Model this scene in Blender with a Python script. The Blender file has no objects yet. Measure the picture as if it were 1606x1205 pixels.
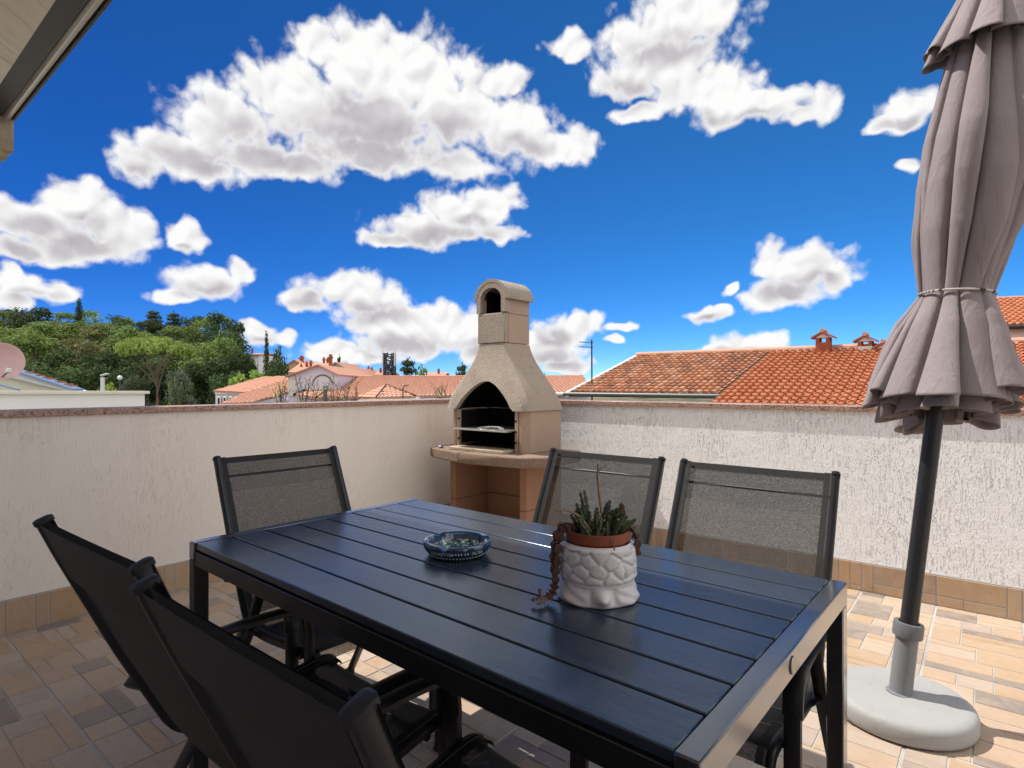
EXPOSURE = 0.38; SKY_STRENGTH = .10; SKY_VALUE = 1.14; CLOUD_VALUE = 7.6; FILL_VEIL = 11.0
import bpy, bmesh, math, random
import numpy as np
from mathutils import Vector, Matrix
R = math.radians
rng = random.Random(7)
scene = bpy.context.scene
COL = scene.collection

# ------------------------------------------------------------------ camera
# world axes: X runs along the right parapet, Y points out through it, Z up, terrace floor at 0
EYE = Vector((0, 0, 1.2255)); YAW = R(39.2614); PITCH = R(0.0995); FPX = 911.85
cd = bpy.data.cameras.new('camera'); cam = bpy.data.objects.new('camera', cd); COL.objects.link(cam)
cam.location = EYE; cam.rotation_euler = (R(90) + PITCH, 0, YAW)
cd.sensor_width = 36; cd.lens = 36 * FPX / 1606; cd.clip_start = 0.02; cd.clip_end = 6000
scene.camera = cam

def ray(px, py):
    x = (px - 803) / FPX; y = -(py - 602.5) / FPX
    c, s = math.cos(PITCH), math.sin(PITCH)
    fx, fy, fz = x, c - y * s, s + y * c
    cy, sy = math.cos(YAW), math.sin(YAW)
    return Vector((cy * fx - sy * fy, sy * fx + cy * fy, fz))
def at(px, py, d):
    """surveyed point: photograph pixel and metres of depth to world metres"""
    return EYE + ray(px, py) * d

# ------------------------------------------------------------------ mesh builder
class MB:
    def __init__(s): s.v = []; s.f = []; s.t = []
    def add(s, vs, fs, t=0.5):
        n = len(s.v); s.v += [tuple(p) for p in vs]; s.f += [tuple(i + n for i in f) for f in fs]
        s.t += [t] * len(fs) if not isinstance(t, list) else t
        return s
    def box(s, c, size, rot=None, bev=0.0, t=0.5):
        hx, hy, hz = [a / 2 for a in size]; c = Vector(c)
        b = min(bev, hx * .9, hy * .9, hz * .9)
        vs = []; idx = {}
        for sx in (-1, 1):
            for sy in (-1, 1):
                for sz in (-1, 1):
                    for k in range(3):
                        p = [sx * (hx - b), sy * (hy - b), sz * (hz - b)]
                        p[k] += (sx, sy, sz)[k] * b
                        idx[sx, sy, sz, k] = len(vs); vs.append(Vector(p))
        fs = []
        def q(*k): fs.append([idx[i] for i in k])
        for a in (-1, 1):
            q((a,-1,-1,0),(a,1,-1,0),(a,1,1,0),(a,-1,1,0)); q((-1,a,-1,1),(1,a,-1,1),(1,a,1,1),(-1,a,1,1)); q((-1,-1,a,2),(1,-1,a,2),(1,1,a,2),(-1,1,a,2))
        if b > 0:
            for a in (-1, 1):
                for e in (-1, 1):
                    q((a,e,-1,0),(a,e,1,0),(a,e,1,1),(a,e,-1,1)); q((a,-1,e,0),(a,1,e,0),(a,1,e,2),(a,-1,e,2)); q((-1,a,e,1),(1,a,e,1),(1,a,e,2),(-1,a,e,2))
                    for g in (-1, 1): q((a,e,g,0),(a,e,g,1),(a,e,g,2))
        if b == 0:   # weld to 8 corners
            m = {}; nv = []
            for k, i in idx.items():
                if k[:3] not in m: m[k[:3]] = len(nv); nv.append(vs[i])
            fs = [[m[[kk for kk, ii in idx.items() if ii == i][0][:3]] for i in f] for f in fs]; vs = nv
        if rot is not None: vs = [rot @ v for v in vs]
        return s.add([v + c for v in vs], fs, t)
    def prism(s, pts, vec, t=0.5, taper=None):
        pts = [Vector(p) for p in pts]; n = len(pts); vec = Vector(vec)
        top = [p + vec for p in pts]
        fs = [list(range(n))[::-1], list(range(n, 2 * n))] + [[i, (i + 1) % n, n + (i + 1) % n, n + i] for i in range(n)]
        return s.add(pts + top, fs, t)
    def tube(s, pts, r, seg=8, flat=None, ref=(0, 0, 1), caps=True, t=0.5):
        """flat=(a,b): half sizes along the side and normal directions"""
        pts = [Vector(p) for p in pts]; n = len(pts); ref = Vector(ref); vs = []; fs = []
        side0 = None
        for i, p in enumerate(pts):
            d = (pts[min(i + 1, n - 1)] - pts[max(i - 1, 0)])
            d = d.normalized() if d.length > 1e-9 else Vector((0, 0, 1))
            sd = d.cross(ref)
            if sd.length < 1e-3: sd = side0 if side0 is not None else d.orthogonal()
            sd = sd.normalized()
            side0 = sd; nn = sd.cross(d).normalized()
            rr = r[i] if isinstance(r, (list, tuple)) else r
            a, b = flat if flat else (rr, rr)
            if flat and isinstance(r, (list, tuple)): a, b = a * rr, b * rr
            for k in range(seg):
                an = 2 * math.pi * (k + .5) / seg
                ca, sa = math.cos(an), math.sin(an)
                if flat: # superellipse: rounded rectangle section
                    ca = math.copysign(abs(ca) ** .55, ca); sa = math.copysign(abs(sa) ** .55, sa)
                vs.append(p + sd * a * ca + nn * b * sa)
        for i in range(n - 1):
            for k in range(seg):
                fs.append([i * seg + k, i * seg + (k + 1) % seg, (i + 1) * seg + (k + 1) % seg, (i + 1) * seg + k])
        if caps: fs += [list(range(seg))[::-1], [(n - 1) * seg + k for k in range(seg)]]
        return s.add(vs, fs, t)
    def lathe(s, prof, seg=32, c=(0, 0, 0), rot=None, t=0.5, caps=True):
        c = Vector(c); vs = []; fs = []; n = len(prof)
        for r, z in prof:
            for k in range(seg):
                a = 2 * math.pi * k / seg; v = Vector((r * math.cos(a), r * math.sin(a), z))
                vs.append((rot @ v if rot is not None else v) + c)
        for i in range(n - 1):
            for k in range(seg): fs.append([i * seg + k, i * seg + (k + 1) % seg, (i + 1) * seg + (k + 1) % seg, (i + 1) * seg + k])
        if caps: fs += [list(range(seg))[::-1], [(n - 1) * seg + k for k in range(seg)]]
        return s.add(vs, fs, t)
    def grid(s, f, nu, nv, t=0.5, closed=False):
        vs = [f(i / (nu if closed else nu - 1), j / (nv - 1)) for j in range(nv) for i in range(nu)]
        fs = []
        for j in range(nv - 1):
            for i in range(nu if closed else nu - 1): fs.append([j * nu + i, j * nu + (i + 1) % nu, (j + 1) * nu + (i + 1) % nu, (j + 1) * nu + i])
        return s.add(vs, fs, t)
    def build(s, name, mat, parent=None, world=True, smooth=38, loc=None, recalc=True):
        me = bpy.data.meshes.new(name)
        off = Vector((0, 0, 0))
        if parent is not None and world:
            p = parent
            while p is not None: off += Vector(p.location); p = p.parent
        if loc is not None: off = Vector(loc)
        me.from_pydata([(x - off.x, y - off.y, z - off.z) for x, y, z in s.v], [], s.f)
        if len(set(s.t)) > 1:
            a = me.attributes.new('tint', 'FLOAT', 'FACE'); a.data.foreach_set('value', s.t)
        if recalc:
            bm = bmesh.new(); bm.from_mesh(me); bmesh.ops.recalc_face_normals(bm, faces=bm.faces); bm.to_mesh(me); bm.free()
        return link(name, me, mat, parent, loc, smooth)

def link(name, me, mat, parent=None, loc=None, smooth=38):
    if smooth:
        me.polygons.foreach_set('use_smooth', [True] * len(me.polygons))
        if smooth < 180: me.set_sharp_from_angle(angle=R(smooth))
    if mat is not None and not me.materials: me.materials.append(mat)
    o = bpy.data.objects.new(name, me); COL.objects.link(o)
    if parent is not None: o.parent = parent
    if loc is not None: o.location = loc
    return o

def tag(o, label=None, cat=None, group=None, kind=None):
    if label: o['label'] = label
    if cat: o['category'] = cat
    if group: o['group'] = group
    if kind: o['kind'] = kind
    return o
def thing(name, label, cat, loc=(0, 0, 0), rz=0, group=None):
    o = bpy.data.objects.new(name, None); COL.objects.link(o); o.empty_display_size = .1
    o.location = loc; o.rotation_euler = (0, 0, rz)
    return tag(o, label, cat, group)
def dup(root, loc, rz=0, label=None, scale=None):
    r = root.copy(); COL.objects.link(r); r.location = loc; r.rotation_euler = (0, 0, rz)
    if label: r['label'] = label
    if scale: r.scale = scale
    for ch in list(root.children):
        c = ch.copy(); COL.objects.link(c); c.parent = r
        for g in ch.children:
            d = g.copy(); COL.objects.link(d); d.parent = c
    return r

# ------------------------------------------------------------------ materials
class NT:
    def __init__(s, nt): s.nt = nt
    def n(s, typ, ins=None, **props):
        nd = s.nt.nodes.new('ShaderNode' + typ)
        for k, v in props.items(): setattr(nd, k, v)
        for k, v in (ins or {}).items():
            so = nd.inputs[k]
            if isinstance(v, bpy.types.NodeSocket): s.nt.links.new(v, so)
            elif isinstance(v, bpy.types.Node): s.nt.links.new(v.outputs[0], so)
            else:
                if isinstance(v, tuple) and len(v) == 3 and so.type == 'RGBA': v = (*v, 1)
                so.default_value = v
        return nd
    def math(s, op, a, b=0.0, c=None, clamp=False):
        i = {0: a, 1: b}
        if c is not None: i[2] = c
        return s.n('Math', i, operation=op, use_clamp=clamp).outputs[0]
    def vmath(s, op, a, b=None, c=None, out=0):
        i = {0: a}
        if b is not None: i[1] = b
        if c is not None: i[2] = c
        return s.n('VectorMath', i, operation=op).outputs[out]
    def ramp(s, fac, stops, interp='LINEAR'):
        nd = s.n('ValToRGB', {0: fac}); cr = nd.color_ramp; cr.interpolation = interp
        while len(cr.elements) < len(stops): cr.elements.new(.5)
        for e, (p, c) in zip(cr.elements, stops):
            e.position = p; e.color = (*c, 1) if isinstance(c, tuple) else (c, c, c, 1)
        return nd.outputs[0]
    def sstep(s, x, a, b, lo=0.0, hi=1.0):
        return s.n('MapRange', {0: x, 1: a, 2: b, 3: lo, 4: hi}, interpolation_type='SMOOTHSTEP').outputs[0]
    def noise(s, vec, scale, detail=3, rough=.5, dist=0.0, out=0):
        return s.n('TexNoise', {'Vector': vec, 'Scale': scale, 'Detail': detail, 'Roughness': rough, 'Distortion': dist}).outputs[out]
    def mix(s, f, a, b, blend='MIX'):
        nd = s.n('Mix', data_type='RGBA', blend_type=blend)
        for k, v in ((0, f), (6, a), (7, b)):
            if isinstance(v, bpy.types.NodeSocket): s.nt.links.new(v, nd.inputs[k])
            else: nd.inputs[k].default_value = (*v, 1) if isinstance(v, tuple) and len(v) == 3 else v
        return nd.outputs[2]
    def bump(s, h, dist, strength=1.0, normal=None):
        i = {'Height': h, 'Distance': dist, 'Strength': strength}
        if normal is not None: i['Normal'] = normal
        return s.n('Bump', i).outputs[0]
def mat(name, fn):
    m = bpy.data.materials.new(name); m.use_nodes = True; nt = m.node_tree; nt.nodes.clear()
    t = NT(nt); out = nt.nodes.new('ShaderNodeOutputMaterial')
    geo = nt.nodes.new('ShaderNodeNewGeometry'); tc = nt.nodes.new('ShaderNodeTexCoord')
    t.pos = geo.outputs['Position']; t.obj = tc.outputs['Object']; t.isl = geo.outputs['Random Per Island']; t.nrm = geo.outputs['Normal']
    t.tint = t.n('Attribute', attribute_name='tint').outputs['Fac']
    sh = fn(t)
    nt.links.new(sh.outputs[0] if isinstance(sh, bpy.types.Node) else sh, out.inputs[0])
    return m
def pbr(t, color, rough=.6, normal=None, spec=.5, metal=0.0, **k):
    i = {'Base Color': color, 'Roughness': rough, 'Specular IOR Level': spec, 'Metallic': metal, **k}
    if normal is not None: i['Normal'] = normal
    return t.n('BsdfPrincipled', i)
def plain(name, color, rough=.6, spec=.5, metal=0.0, var=.12, scale=9.0, bump=0.0):
    def f(t):
        n = t.noise(t.obj, scale, 4)
        c = t.mix(n, tuple(a * (1 - var) for a in color), tuple(min(1, a * (1 + var)) for a in color))
        return pbr(t, c, rough, t.bump(t.noise(t.obj, scale * 12, 3), bump) if bump else None, spec, metal)
    return mat(name, f)
# ------------------------------------------------------------------ sun and sky
SUN_EL = R(58); TRAVEL = R(13)            # sunlight travels along +X, turned a little towards +Y
tv = Vector((math.cos(SUN_EL) * math.cos(TRAVEL), math.cos(SUN_EL) * math.sin(TRAVEL), -math.sin(SUN_EL)))
sd = bpy.data.lights.new('sun', 'SUN'); sd.energy = 4.4; sd.angle = R(.5); sd.color = (1.0, .945, .87)
sun = bpy.data.objects.new('sun', sd); COL.objects.link(sun); sun.location = (-6, -2, 12)
sun.rotation_euler = tv.to_track_quat('-Z', 'Y').to_euler()
scene.view_settings.view_transform = 'Standard'; scene.view_settings.look = 'None'
scene.view_settings.exposure = EXPOSURE; scene.view_settings.gamma = 1

w = bpy.data.worlds.new('World'); scene.world = w; w.use_nodes = True
nt = w.node_tree; nt.nodes.clear(); T = NT(nt)
sky = T.n('TexSky', sky_type='NISHITA', sun_disc=False, sun_elevation=SUN_EL,
          altitude=6000, air_density=1.0, dust_density=0.0, ozone_density=10.0)
sky.sun_rotation = math.atan2(-tv.x, -tv.y)     # azimuth of the sun, clockwise from +Y
skyc = T.n('HueSaturation', {'Hue': .502, 'Saturation': 1.155, 'Value': SKY_VALUE, 'Color': sky.outputs[0]}).outputs[0]
gen = T.n('TexCoord').outputs['Generated']
d3 = T.vmath('NORMALIZE', gen)
# the sky is clearer and paler away from the hill side
side = T.vmath('DOT_PRODUCT', d3, (math.cos(YAW), math.sin(YAW), 0), out=1)
skyc = T.vmath('MULTIPLY', skyc, T.mix(T.sstep(side, -.75, .70), (.55, .66, .80), (1.85, 1.72, 1.45)))
sp = T.n('SeparateXYZ', {0: d3})
az = T.math('ARCTAN2', sp.outputs[0], sp.outputs[1]); el = T.math('ARCSINE', sp.outputs[2])
p2 = T.n('CombineXYZ', {0: az, 1: el, 2: 0.0}).outputs[0]
def azel(px, py):
    d = ray(px, py).normalized(); return math.atan2(d.x, d.y), math.asin(d.z)
# cumulus heaps as surveyed: centre and half-size of each lobe, in photograph pixels
LOBES = [(575,95,105,72),(500,70,55,45),(660,120,95,75),(455,150,95,62),(345,190,100,55),(262,232,85,42),(215,255,55,36),(560,190,190,75),(720,180,90,70),
 (790,125,42,30),(812,200,75,52),(905,232,42,36),(860,235,70,40),(720,260,70,32),(590,240,150,38),(420,250,150,34),(300,262,90,30),
 (1070,28,112,58),(985,62,60,40),(895,75,42,24),(1040,95,110,52),(1110,140,105,45),(985,130,62,34),(1195,165,68,30),(1135,178,60,32),(1000,178,40,22),(1292,165,42,34),(1255,180,36,20),
 (1418,172,52,34),(1378,192,30,18),(1428,262,22,14),
 (118,318,72,42),(60,345,72,40),(175,350,62,40),(130,385,110,34),(205,365,50,36),(20,340,45,40),(30,395,60,22),(295,375,34,30),
 (330,446,82,26),(382,430,34,22),(270,462,46,18),
 (720,330,78,38),(770,318,46,32),(680,362,95,30),(605,372,52,16),(780,368,46,16),
 (545,452,76,30),(480,468,42,20),(590,470,60,30),(610,505,90,34),(690,505,70,34),(735,520,62,44),(640,535,110,26),(520,552,62,20),(570,560,70,16),(760,555,50,26),
 (890,520,58,34),(865,545,60,38),(925,512,32,24),(880,575,50,14),(975,512,26,7),(965,530,14,9),
 (1265,420,74,40),(1205,408,40,32),(1310,432,52,34),(1240,455,60,30),(1210,470,44,26),(1150,455,20,9),(1105,494,32,15),(1135,488,20,12),
 (1165,545,60,26),(1205,540,34,22),(1120,552,34,12),
 (45,445,62,26),(100,455,32,20),(15,470,40,20),(25,425,30,14),
 (405,528,42,22),(440,530,26,14),(390,512,22,14),
 (1428,262,18,13)]
SHADE = [(560,235,200,60),(440,235,130,52),(660,215,120,52),(320,255,120,30),(230,275,50,18),(800,238,70,26),(560,170,70,34),
 (1060,75,95,34),(990,150,70,34),(1090,190,60,16),(1190,185,60,14),(120,380,120,36),(60,360,50,30),(40,400,50,20),(140,345,30,20),(330,458,80,16),(690,372,110,20),(750,345,40,18),
 (560,490,110,24),(640,545,110,22),(740,548,50,18),(500,470,40,12),(880,565,70,22),(870,530,30,20),(1250,452,80,26),(1290,440,50,16),(1160,555,60,12),(1110,500,36,8),(1415,190,50,14),(60,465,60,16),(405,540,40,10),(290,395,20,12)]
def n2(t, vec, scale, detail=0.0, rough=.5, out=0):
    return t.n('TexNoise', {'Vector': vec, 'Scale': scale, 'Detail': detail, 'Roughness': rough}, noise_dimensions='2D').outputs[out]
w2 = n2(T, p2, 17.0, 2.0, .45, 1)
Pw = T.vmath('MULTIPLY_ADD', T.vmath('SUBTRACT', w2, (.5, .5, .5)), (.044, .030, 0), p2)
def lobes(lst, P, k, grow):
    acc = None
    for (cx, cy, rx, ry) in lst:
        a, e = azel(cx, cy); a2, _ = azel(cx + 6, cy); _, e2 = azel(cx, cy - 6)
        ra = max(.002, abs(a2 - a) / 6 * rx * grow); re = max(.002, abs(e2 - e) / 6 * ry * grow)
        L = T.vmath('LENGTH', T.vmath('MULTIPLY_ADD', P, (1 / ra, 1 / re, 0), (-a / ra, -e / re, 0)), out=1)
        acc = L if acc is None else T.n('Math', {0: acc, 1: L, 2: k}, operation='SMOOTH_MIN').outputs[0]
    return T.math('SUBTRACT', 1.0, acc)
mask = lobes(LOBES, Pw, .15, 1.06)
def billow(P, octs):
    acc = None
    for sc, am in octs:
        b = T.math('ABSOLUTE', T.math('SUBTRACT', n2(T, P, sc), .5))
        acc = T.math('MULTIPLY', b, am * 2) if acc is None else T.math('MULTIPLY_ADD', b, am * 2, acc)
    return acc
Pb = T.vmath('MULTIPLY_ADD', T.vmath('SUBTRACT', w2, (.5, .5, .5)), (.010, .010, 0), p2)
OC = ((13.0, .36), (27.0, .30), (58.0, .13), (130.0, .04))
B0 = billow(Pb, OC)
SO = ((13.0, .44), (27.0, .34), (58.0, .05)); offs = (-.006, .013, 0)
S0 = billow(p2, SO); S1 = billow(T.vmath('ADD', p2, offs), SO)
D0 = T.math('ADD', mask, T.math('MULTIPLY_ADD', B0, 1.05, -.22))
fine = n2(T, Pb, 55.0, 5.0, .52)
D0 = T.math('MULTIPLY_ADD', T.math('SUBTRACT', fine, .5), .30, D0)
alpha = T.sstep(D0, -.02, .42)
relief = T.math('MULTIPLY', T.math('SUBTRACT', S0, S1), .95)
sh = T.sstep(lobes(SHADE, Pw, .45, 1.15), -.10, .70)
core = T.sstep(D0, .12, .75)
lit = T.math('ADD', .97, T.math('MULTIPLY', relief, T.math('MULTIPLY_ADD', sh, -.62, 1.0)))
lit = T.math('SUBTRACT', lit, T.math('MULTIPLY', T.math('MULTIPLY', sh, core), .66))
lit = T.n('Clamp', {0: lit, 1: 0.0, 2: 1.0}).outputs[0]
ccol = T.mix(lit, (.34, .305, .35), (1.0, .995, .99))
ccol = T.vmath('SCALE', ccol); nt.nodes[-1].inputs['Scale'].default_value = CLOUD_VALUE
full = T.mix(alpha, skyc, ccol)
# added bright cloud fill, unseen above and behind the camera, to lift the shade
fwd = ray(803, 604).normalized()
fill_veil = T.math('SUBTRACT', 1.0, T.sstep(T.vmath('DOT_PRODUCT', d3, tuple(fwd), out=1), .02, .40))
full = T.mix(T.math('MULTIPLY', fill_veil, .93), full, (FILL_VEIL, FILL_VEIL * .985, FILL_VEIL * .965))
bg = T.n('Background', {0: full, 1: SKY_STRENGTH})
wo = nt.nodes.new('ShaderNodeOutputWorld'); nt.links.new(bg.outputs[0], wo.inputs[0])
w.cycles.sampling_method = 'MANUAL'; w.cycles.sample_map_resolution = 512
# ------------------------------------------------------------------ materials of the terrace
def stucco(name, col, amt=1.0):
    def f(t):
        sx = t.n('SeparateXYZ', {0: t.pos})
        s = t.math('ADD', sx.outputs[0], sx.outputs[1])
        v = t.n('CombineXYZ', {0: s, 1: 0.0, 2: sx.outputs[2]}).outputs[0]
        vs = t.vmath('MULTIPLY', v, (1, 1, .16))
        region = t.sstep(t.noise(v, 2.3, 2), .40, .62)
        wob = t.noise(v, 14, 2, .5, 0, 1)
        vw = t.vmath('MULTIPLY_ADD', t.vmath('SUBTRACT', wob, (.5, .5, .5)), (.02, .02, .05), vs)
        groove = t.sstep(t.noise(vw, 125, 2.5, .6), .54, .68)
        groove = t.math('MULTIPLY', groove, t.math('MULTIPLY_ADD', region, .5, .5))
        grain = t.noise(t.vmath('MULTIPLY', v, (1, 1, .55)), 120, 3, .6)
        lump = t.noise(v, 7, 3, .55)
        h = t.math('MULTIPLY_ADD', groove, -1.0, t.math('MULTIPLY', grain, .62))
        h = t.math('MULTIPLY_ADD', lump, .9, h)
        n = t.bump(h, .0072 * amt)
        c = t.mix(t.noise(v, 1.7, 4, .6), tuple(a * .93 for a in col), col)
        # faint run-off stains under the coping
        st = t.math('MULTIPLY', t.sstep(t.noise(t.vmath('MULTIPLY', v, (1, 1, .06)), 9, 3), .52, .75), t.sstep(sx.outputs[2], .55, 1.05))
        c = t.mix(t.math('MULTIPLY', st, .16), c, (.46, .40, .34))
        c = t.mix(t.math('MULTIPLY', groove, .08), c, (.50, .45, .40))
        return pbr(t, c, .93, n, .15)
    return mat(name, f)
M_WALL = stucco('white_bark_stucco', (.87, .88, .90), .78)
M_WALL_SHADE = stucco('white_bark_stucco_shade_tone', (.86, .80, .73), .24)  # same stucco; warm bounce in the shade put into its colour, grain flattened
M_HOUSE = stucco('cream_house_stucco', (.80, .755, .70), .5)

def granite(t):
    v = t.n('TexVoronoi', {'Vector': t.pos, 'Scale': 130.0}).outputs['Color']
    k = t.n('SeparateColor', {0: v}).outputs[0]
    c = t.ramp(k, [(0, (.05, .045, .045)), (.14, (.12, .09, .08)), (.2, (.36, .185, .125)), (.48, (.42, .235, .165)), (.62, (.44, .30, .235)), (.86, (.48, .40, .34)), (.95, (.22, .12, .09))], 'CONSTANT')
    c = t.mix(t.math('MULTIPLY', t.noise(t.pos, 60, 3), .6), c, (.37, .22, .16)); nt_ = t.nt.nodes
    return pbr(t, c, .38, t.bump(t.noise(t.pos, 300, 2), .0006), .5)
M_GRAN = mat('speckled_granite', granite)

STONE = [(.00, (.45, .335, .235)), (.20, (.46, .375, .30)), (.38, (.44, .315, .205)), (.54, (.48, .385, .285)), (.69, (.40, .335, .28)), (.83, (.29, .25, .22)), (.93, (.225, .20, .18))]
def stone(name, warm=0.0, mul=1.0):
    def f(t):
        c = t.ramp(t.tint, [(p, tuple(a * mul for a in q)) for p, q in STONE], 'CONSTANT')
        if warm: c = t.mix(warm, c, (.40, .225, .105))
        n1 = t.noise(t.pos, 11, 5, .62, .8); n2_ = t.noise(t.pos, 150, 3, .6)
        str_ = t.noise(t.vmath('MULTIPLY', t.pos, (1, 3.2, 1)), 16, 4, .6, 1.2)
        c = t.mix(t.sstep(n1, .35, .68, 0, .75), c, t.mix(.5, c, (.50, .385, .30)))
        c = t.mix(t.sstep(str_, .46, .70, 0, .62), c, t.mix(.5, c, (.40, .22, .11)))
        c = t.mix(t.sstep(n2_, .55, .78, 0, .5), c, t.mix(.6, c, (.16, .12, .09)))
        h = t.math('MULTIPLY_ADD', n1, 1.0, t.math('MULTIPLY', n2_, .35))
        dirt = t.noise(t.pos, 1.3, 5, .65)
        c = t.mix(t.sstep(dirt, .50, .78, 0, .34), c, (.17, .145, .125))
        c = t.mix(.02, c, (0.0, 0.0, 0.0))
        return pbr(t, c, t.sstep(n1, .3, .7, .42, .66), t.bump(h, .0016), .4)
    return mat(name, f)
M_STONE = stone('stone_look_tile'); M_SKIRT = stone('orange_skirting_tile', .50, 1.04)
def grout(t):
    g_ = t.mix(t.noise(t.pos, 25, 4), (.38, .355, .33), (.50, .48, .455))
    g_ = t.mix(t.sstep(t.noise(t.pos, 2.1, 5, .65), .45, .7, 0, .55), g_, (.22, .19, .165))
    return pbr(t, g_, .9, t.bump(t.noise(t.pos, 220, 3), .0008), .1)
M_GROUT = mat('pale_grout', grout)
M_GROUT2 = plain('grey_grout', (.40, .375, .345), .9, .1)
M_GUT = plain('dark_brown_metal', (.038, .034, .035), .4, .4, .2)
M_GUT2 = plain('pale_gutter_zinc', (.55, .53, .53), .3, .5, .6)

# ------------------------------------------------------------------ the terrace floor
CX, CY = -3.727, 4.005          # inner faces of the two parapets
PX, PY = .36, .3545             # tile module
def partition(g, n=6):
    """one printed tile design: a square cut into a few oblong stones"""
    out = []
    def cut(x0, y0, x1, y1, d):
        w_, h_ = x1 - x0, y1 - y0; ar = w_ * h_
        if ar <= 4 or min(w_, h_) == 1 or (ar <= 10 and max(w_, h_) <= 5 and g.random() < .66): out.append((x0, y0, x1, y1)); return
        if h_ >= w_ or (h_ > 2 and g.random() < .25):
            k = g.choice([k for k in range(1, h_)]); cut(x0, y0, x1, y0 + k, d + 1); cut(x0, y0 + k, x1, y1, d + 1)
        else:
            k = g.choice([k for k in range(2, w_ - 1)] or [w_ // 2]); cut(x0, y0, x0 + k, y1, d + 1); cut(x0 + k, y0, x1, y1, d + 1)
    cut(0, 0, n, n, 0); return out
g4 = random.Random(21)
DESIGNS = []
for k in range(7):
    d = partition(g4); DESIGNS.append([(q, g4.random()) for q in d])
def in_tile(mb, base, ua, ub, nrm, wa, wb, design, flipx, flipy, clip_a=(0, 1), clip_b=(0, 1), joint=.0056, gap=.0023, h=.003, var=.11):
    """stones of one tile laid on the plane base + a*ua + b*ub, tile size wa x wb"""
    for (x0, y0, x1, y1), tn in design:
        a0, a1, b0, b1 = x0 / 6, x1 / 6, y0 / 6, y1 / 6
        if flipx: a0, a1 = 1 - a1, 1 - a0
        if flipy: b0, b1 = 1 - b1, 1 - b0
        def inset(lo, hi, w_):
            return lo * w_ + (joint if lo < 1e-6 else gap), hi * w_ - (joint if hi > 1 - 1e-6 else gap)
        A0, A1 = inset(a0, a1, wa); B0_, B1_ = inset(b0, b1, wb)
        A0 = max(A0, clip_a[0] * wa + joint); A1 = min(A1, clip_a[1] * wa - joint); B0_ = max(B0_, clip_b[0] * wb + joint); B1_ = min(B1_, clip_b[1] * wb - joint)
        if A1 - A0 < .006 or B1_ - B0_ < .006: continue
        c = .0016
        lo = [base + ua * a + ub * b_ for a, b_ in ((A0, B0_), (A1, B0_), (A1, B1_), (A0, B1_))]
        hi = [base + ua * a + ub * b_ + nrm * h for a, b_ in ((A0 + c, B0_ + c), (A1 - c, B0_ + c), (A1 - c, B1_ - c), (A0 + c, B1_ - c))]
        tt = (tn + g4.uniform(-var, var)) % 1.0
        mb.add(lo + hi, [(4, 5, 6, 7), (0, 1, 5, 4), (1, 2, 6, 5), (2, 3, 7, 6), (3, 0, 4, 7)], tt)
floor = MB()
X0, X1, Y0, Y1 = CX, 3.4, -1.0, CY
floor.v += [(X0, Y0, -.12), (X1, Y0, -.12), (X1, Y1, -.12), (X0, Y1, -.12), (X0, Y0, -.0035), (X1, Y0, -.0035), (X1, Y1, -.0035), (X0, Y1, -.0035)]
floor.f += [(4, 5, 6, 7), (0, 1, 5, 4), (1, 2, 6, 5), (2, 3, 7, 6), (3, 0, 4, 7), (3, 2, 1, 0)]; floor.t += [.5] * 6
tiles = MB()
ix0 = math.floor((X0 + .58) / PX); iy0 = math.floor((Y0 - .631) / PY)
for ix in range(ix0, ix0 + 22):
    for iy in range(iy0, iy0 + 16):
        bx, by = -.58 + ix * PX, .631 + iy * PY
        ca = (max(0, (X0 - bx) / PX), min(1, (X1 - bx) / PX)); cb = (max(0, (Y0 - by) / PY), min(1, (Y1 - by) / PY))
        if ca[1] - ca[0] < .03 or cb[1] - cb[0] < .03: continue
        in_tile(tiles, Vector((bx, by, -.0035)), Vector((1, 0, 0)), Vector((0, 1, 0)), Vector((0, 0, 1)), PX, PY,
                g4.choice(DESIGNS), g4.random() < .5, g4.random() < .5, ca, cb)
fo = tag(floor.build('floor', M_GROUT), kind='structure', label='terrace floor of stone-look tiles in pale grout')
tiles.build('stone_tiles', M_STONE, fo, recalc=False, smooth=0)

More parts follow.
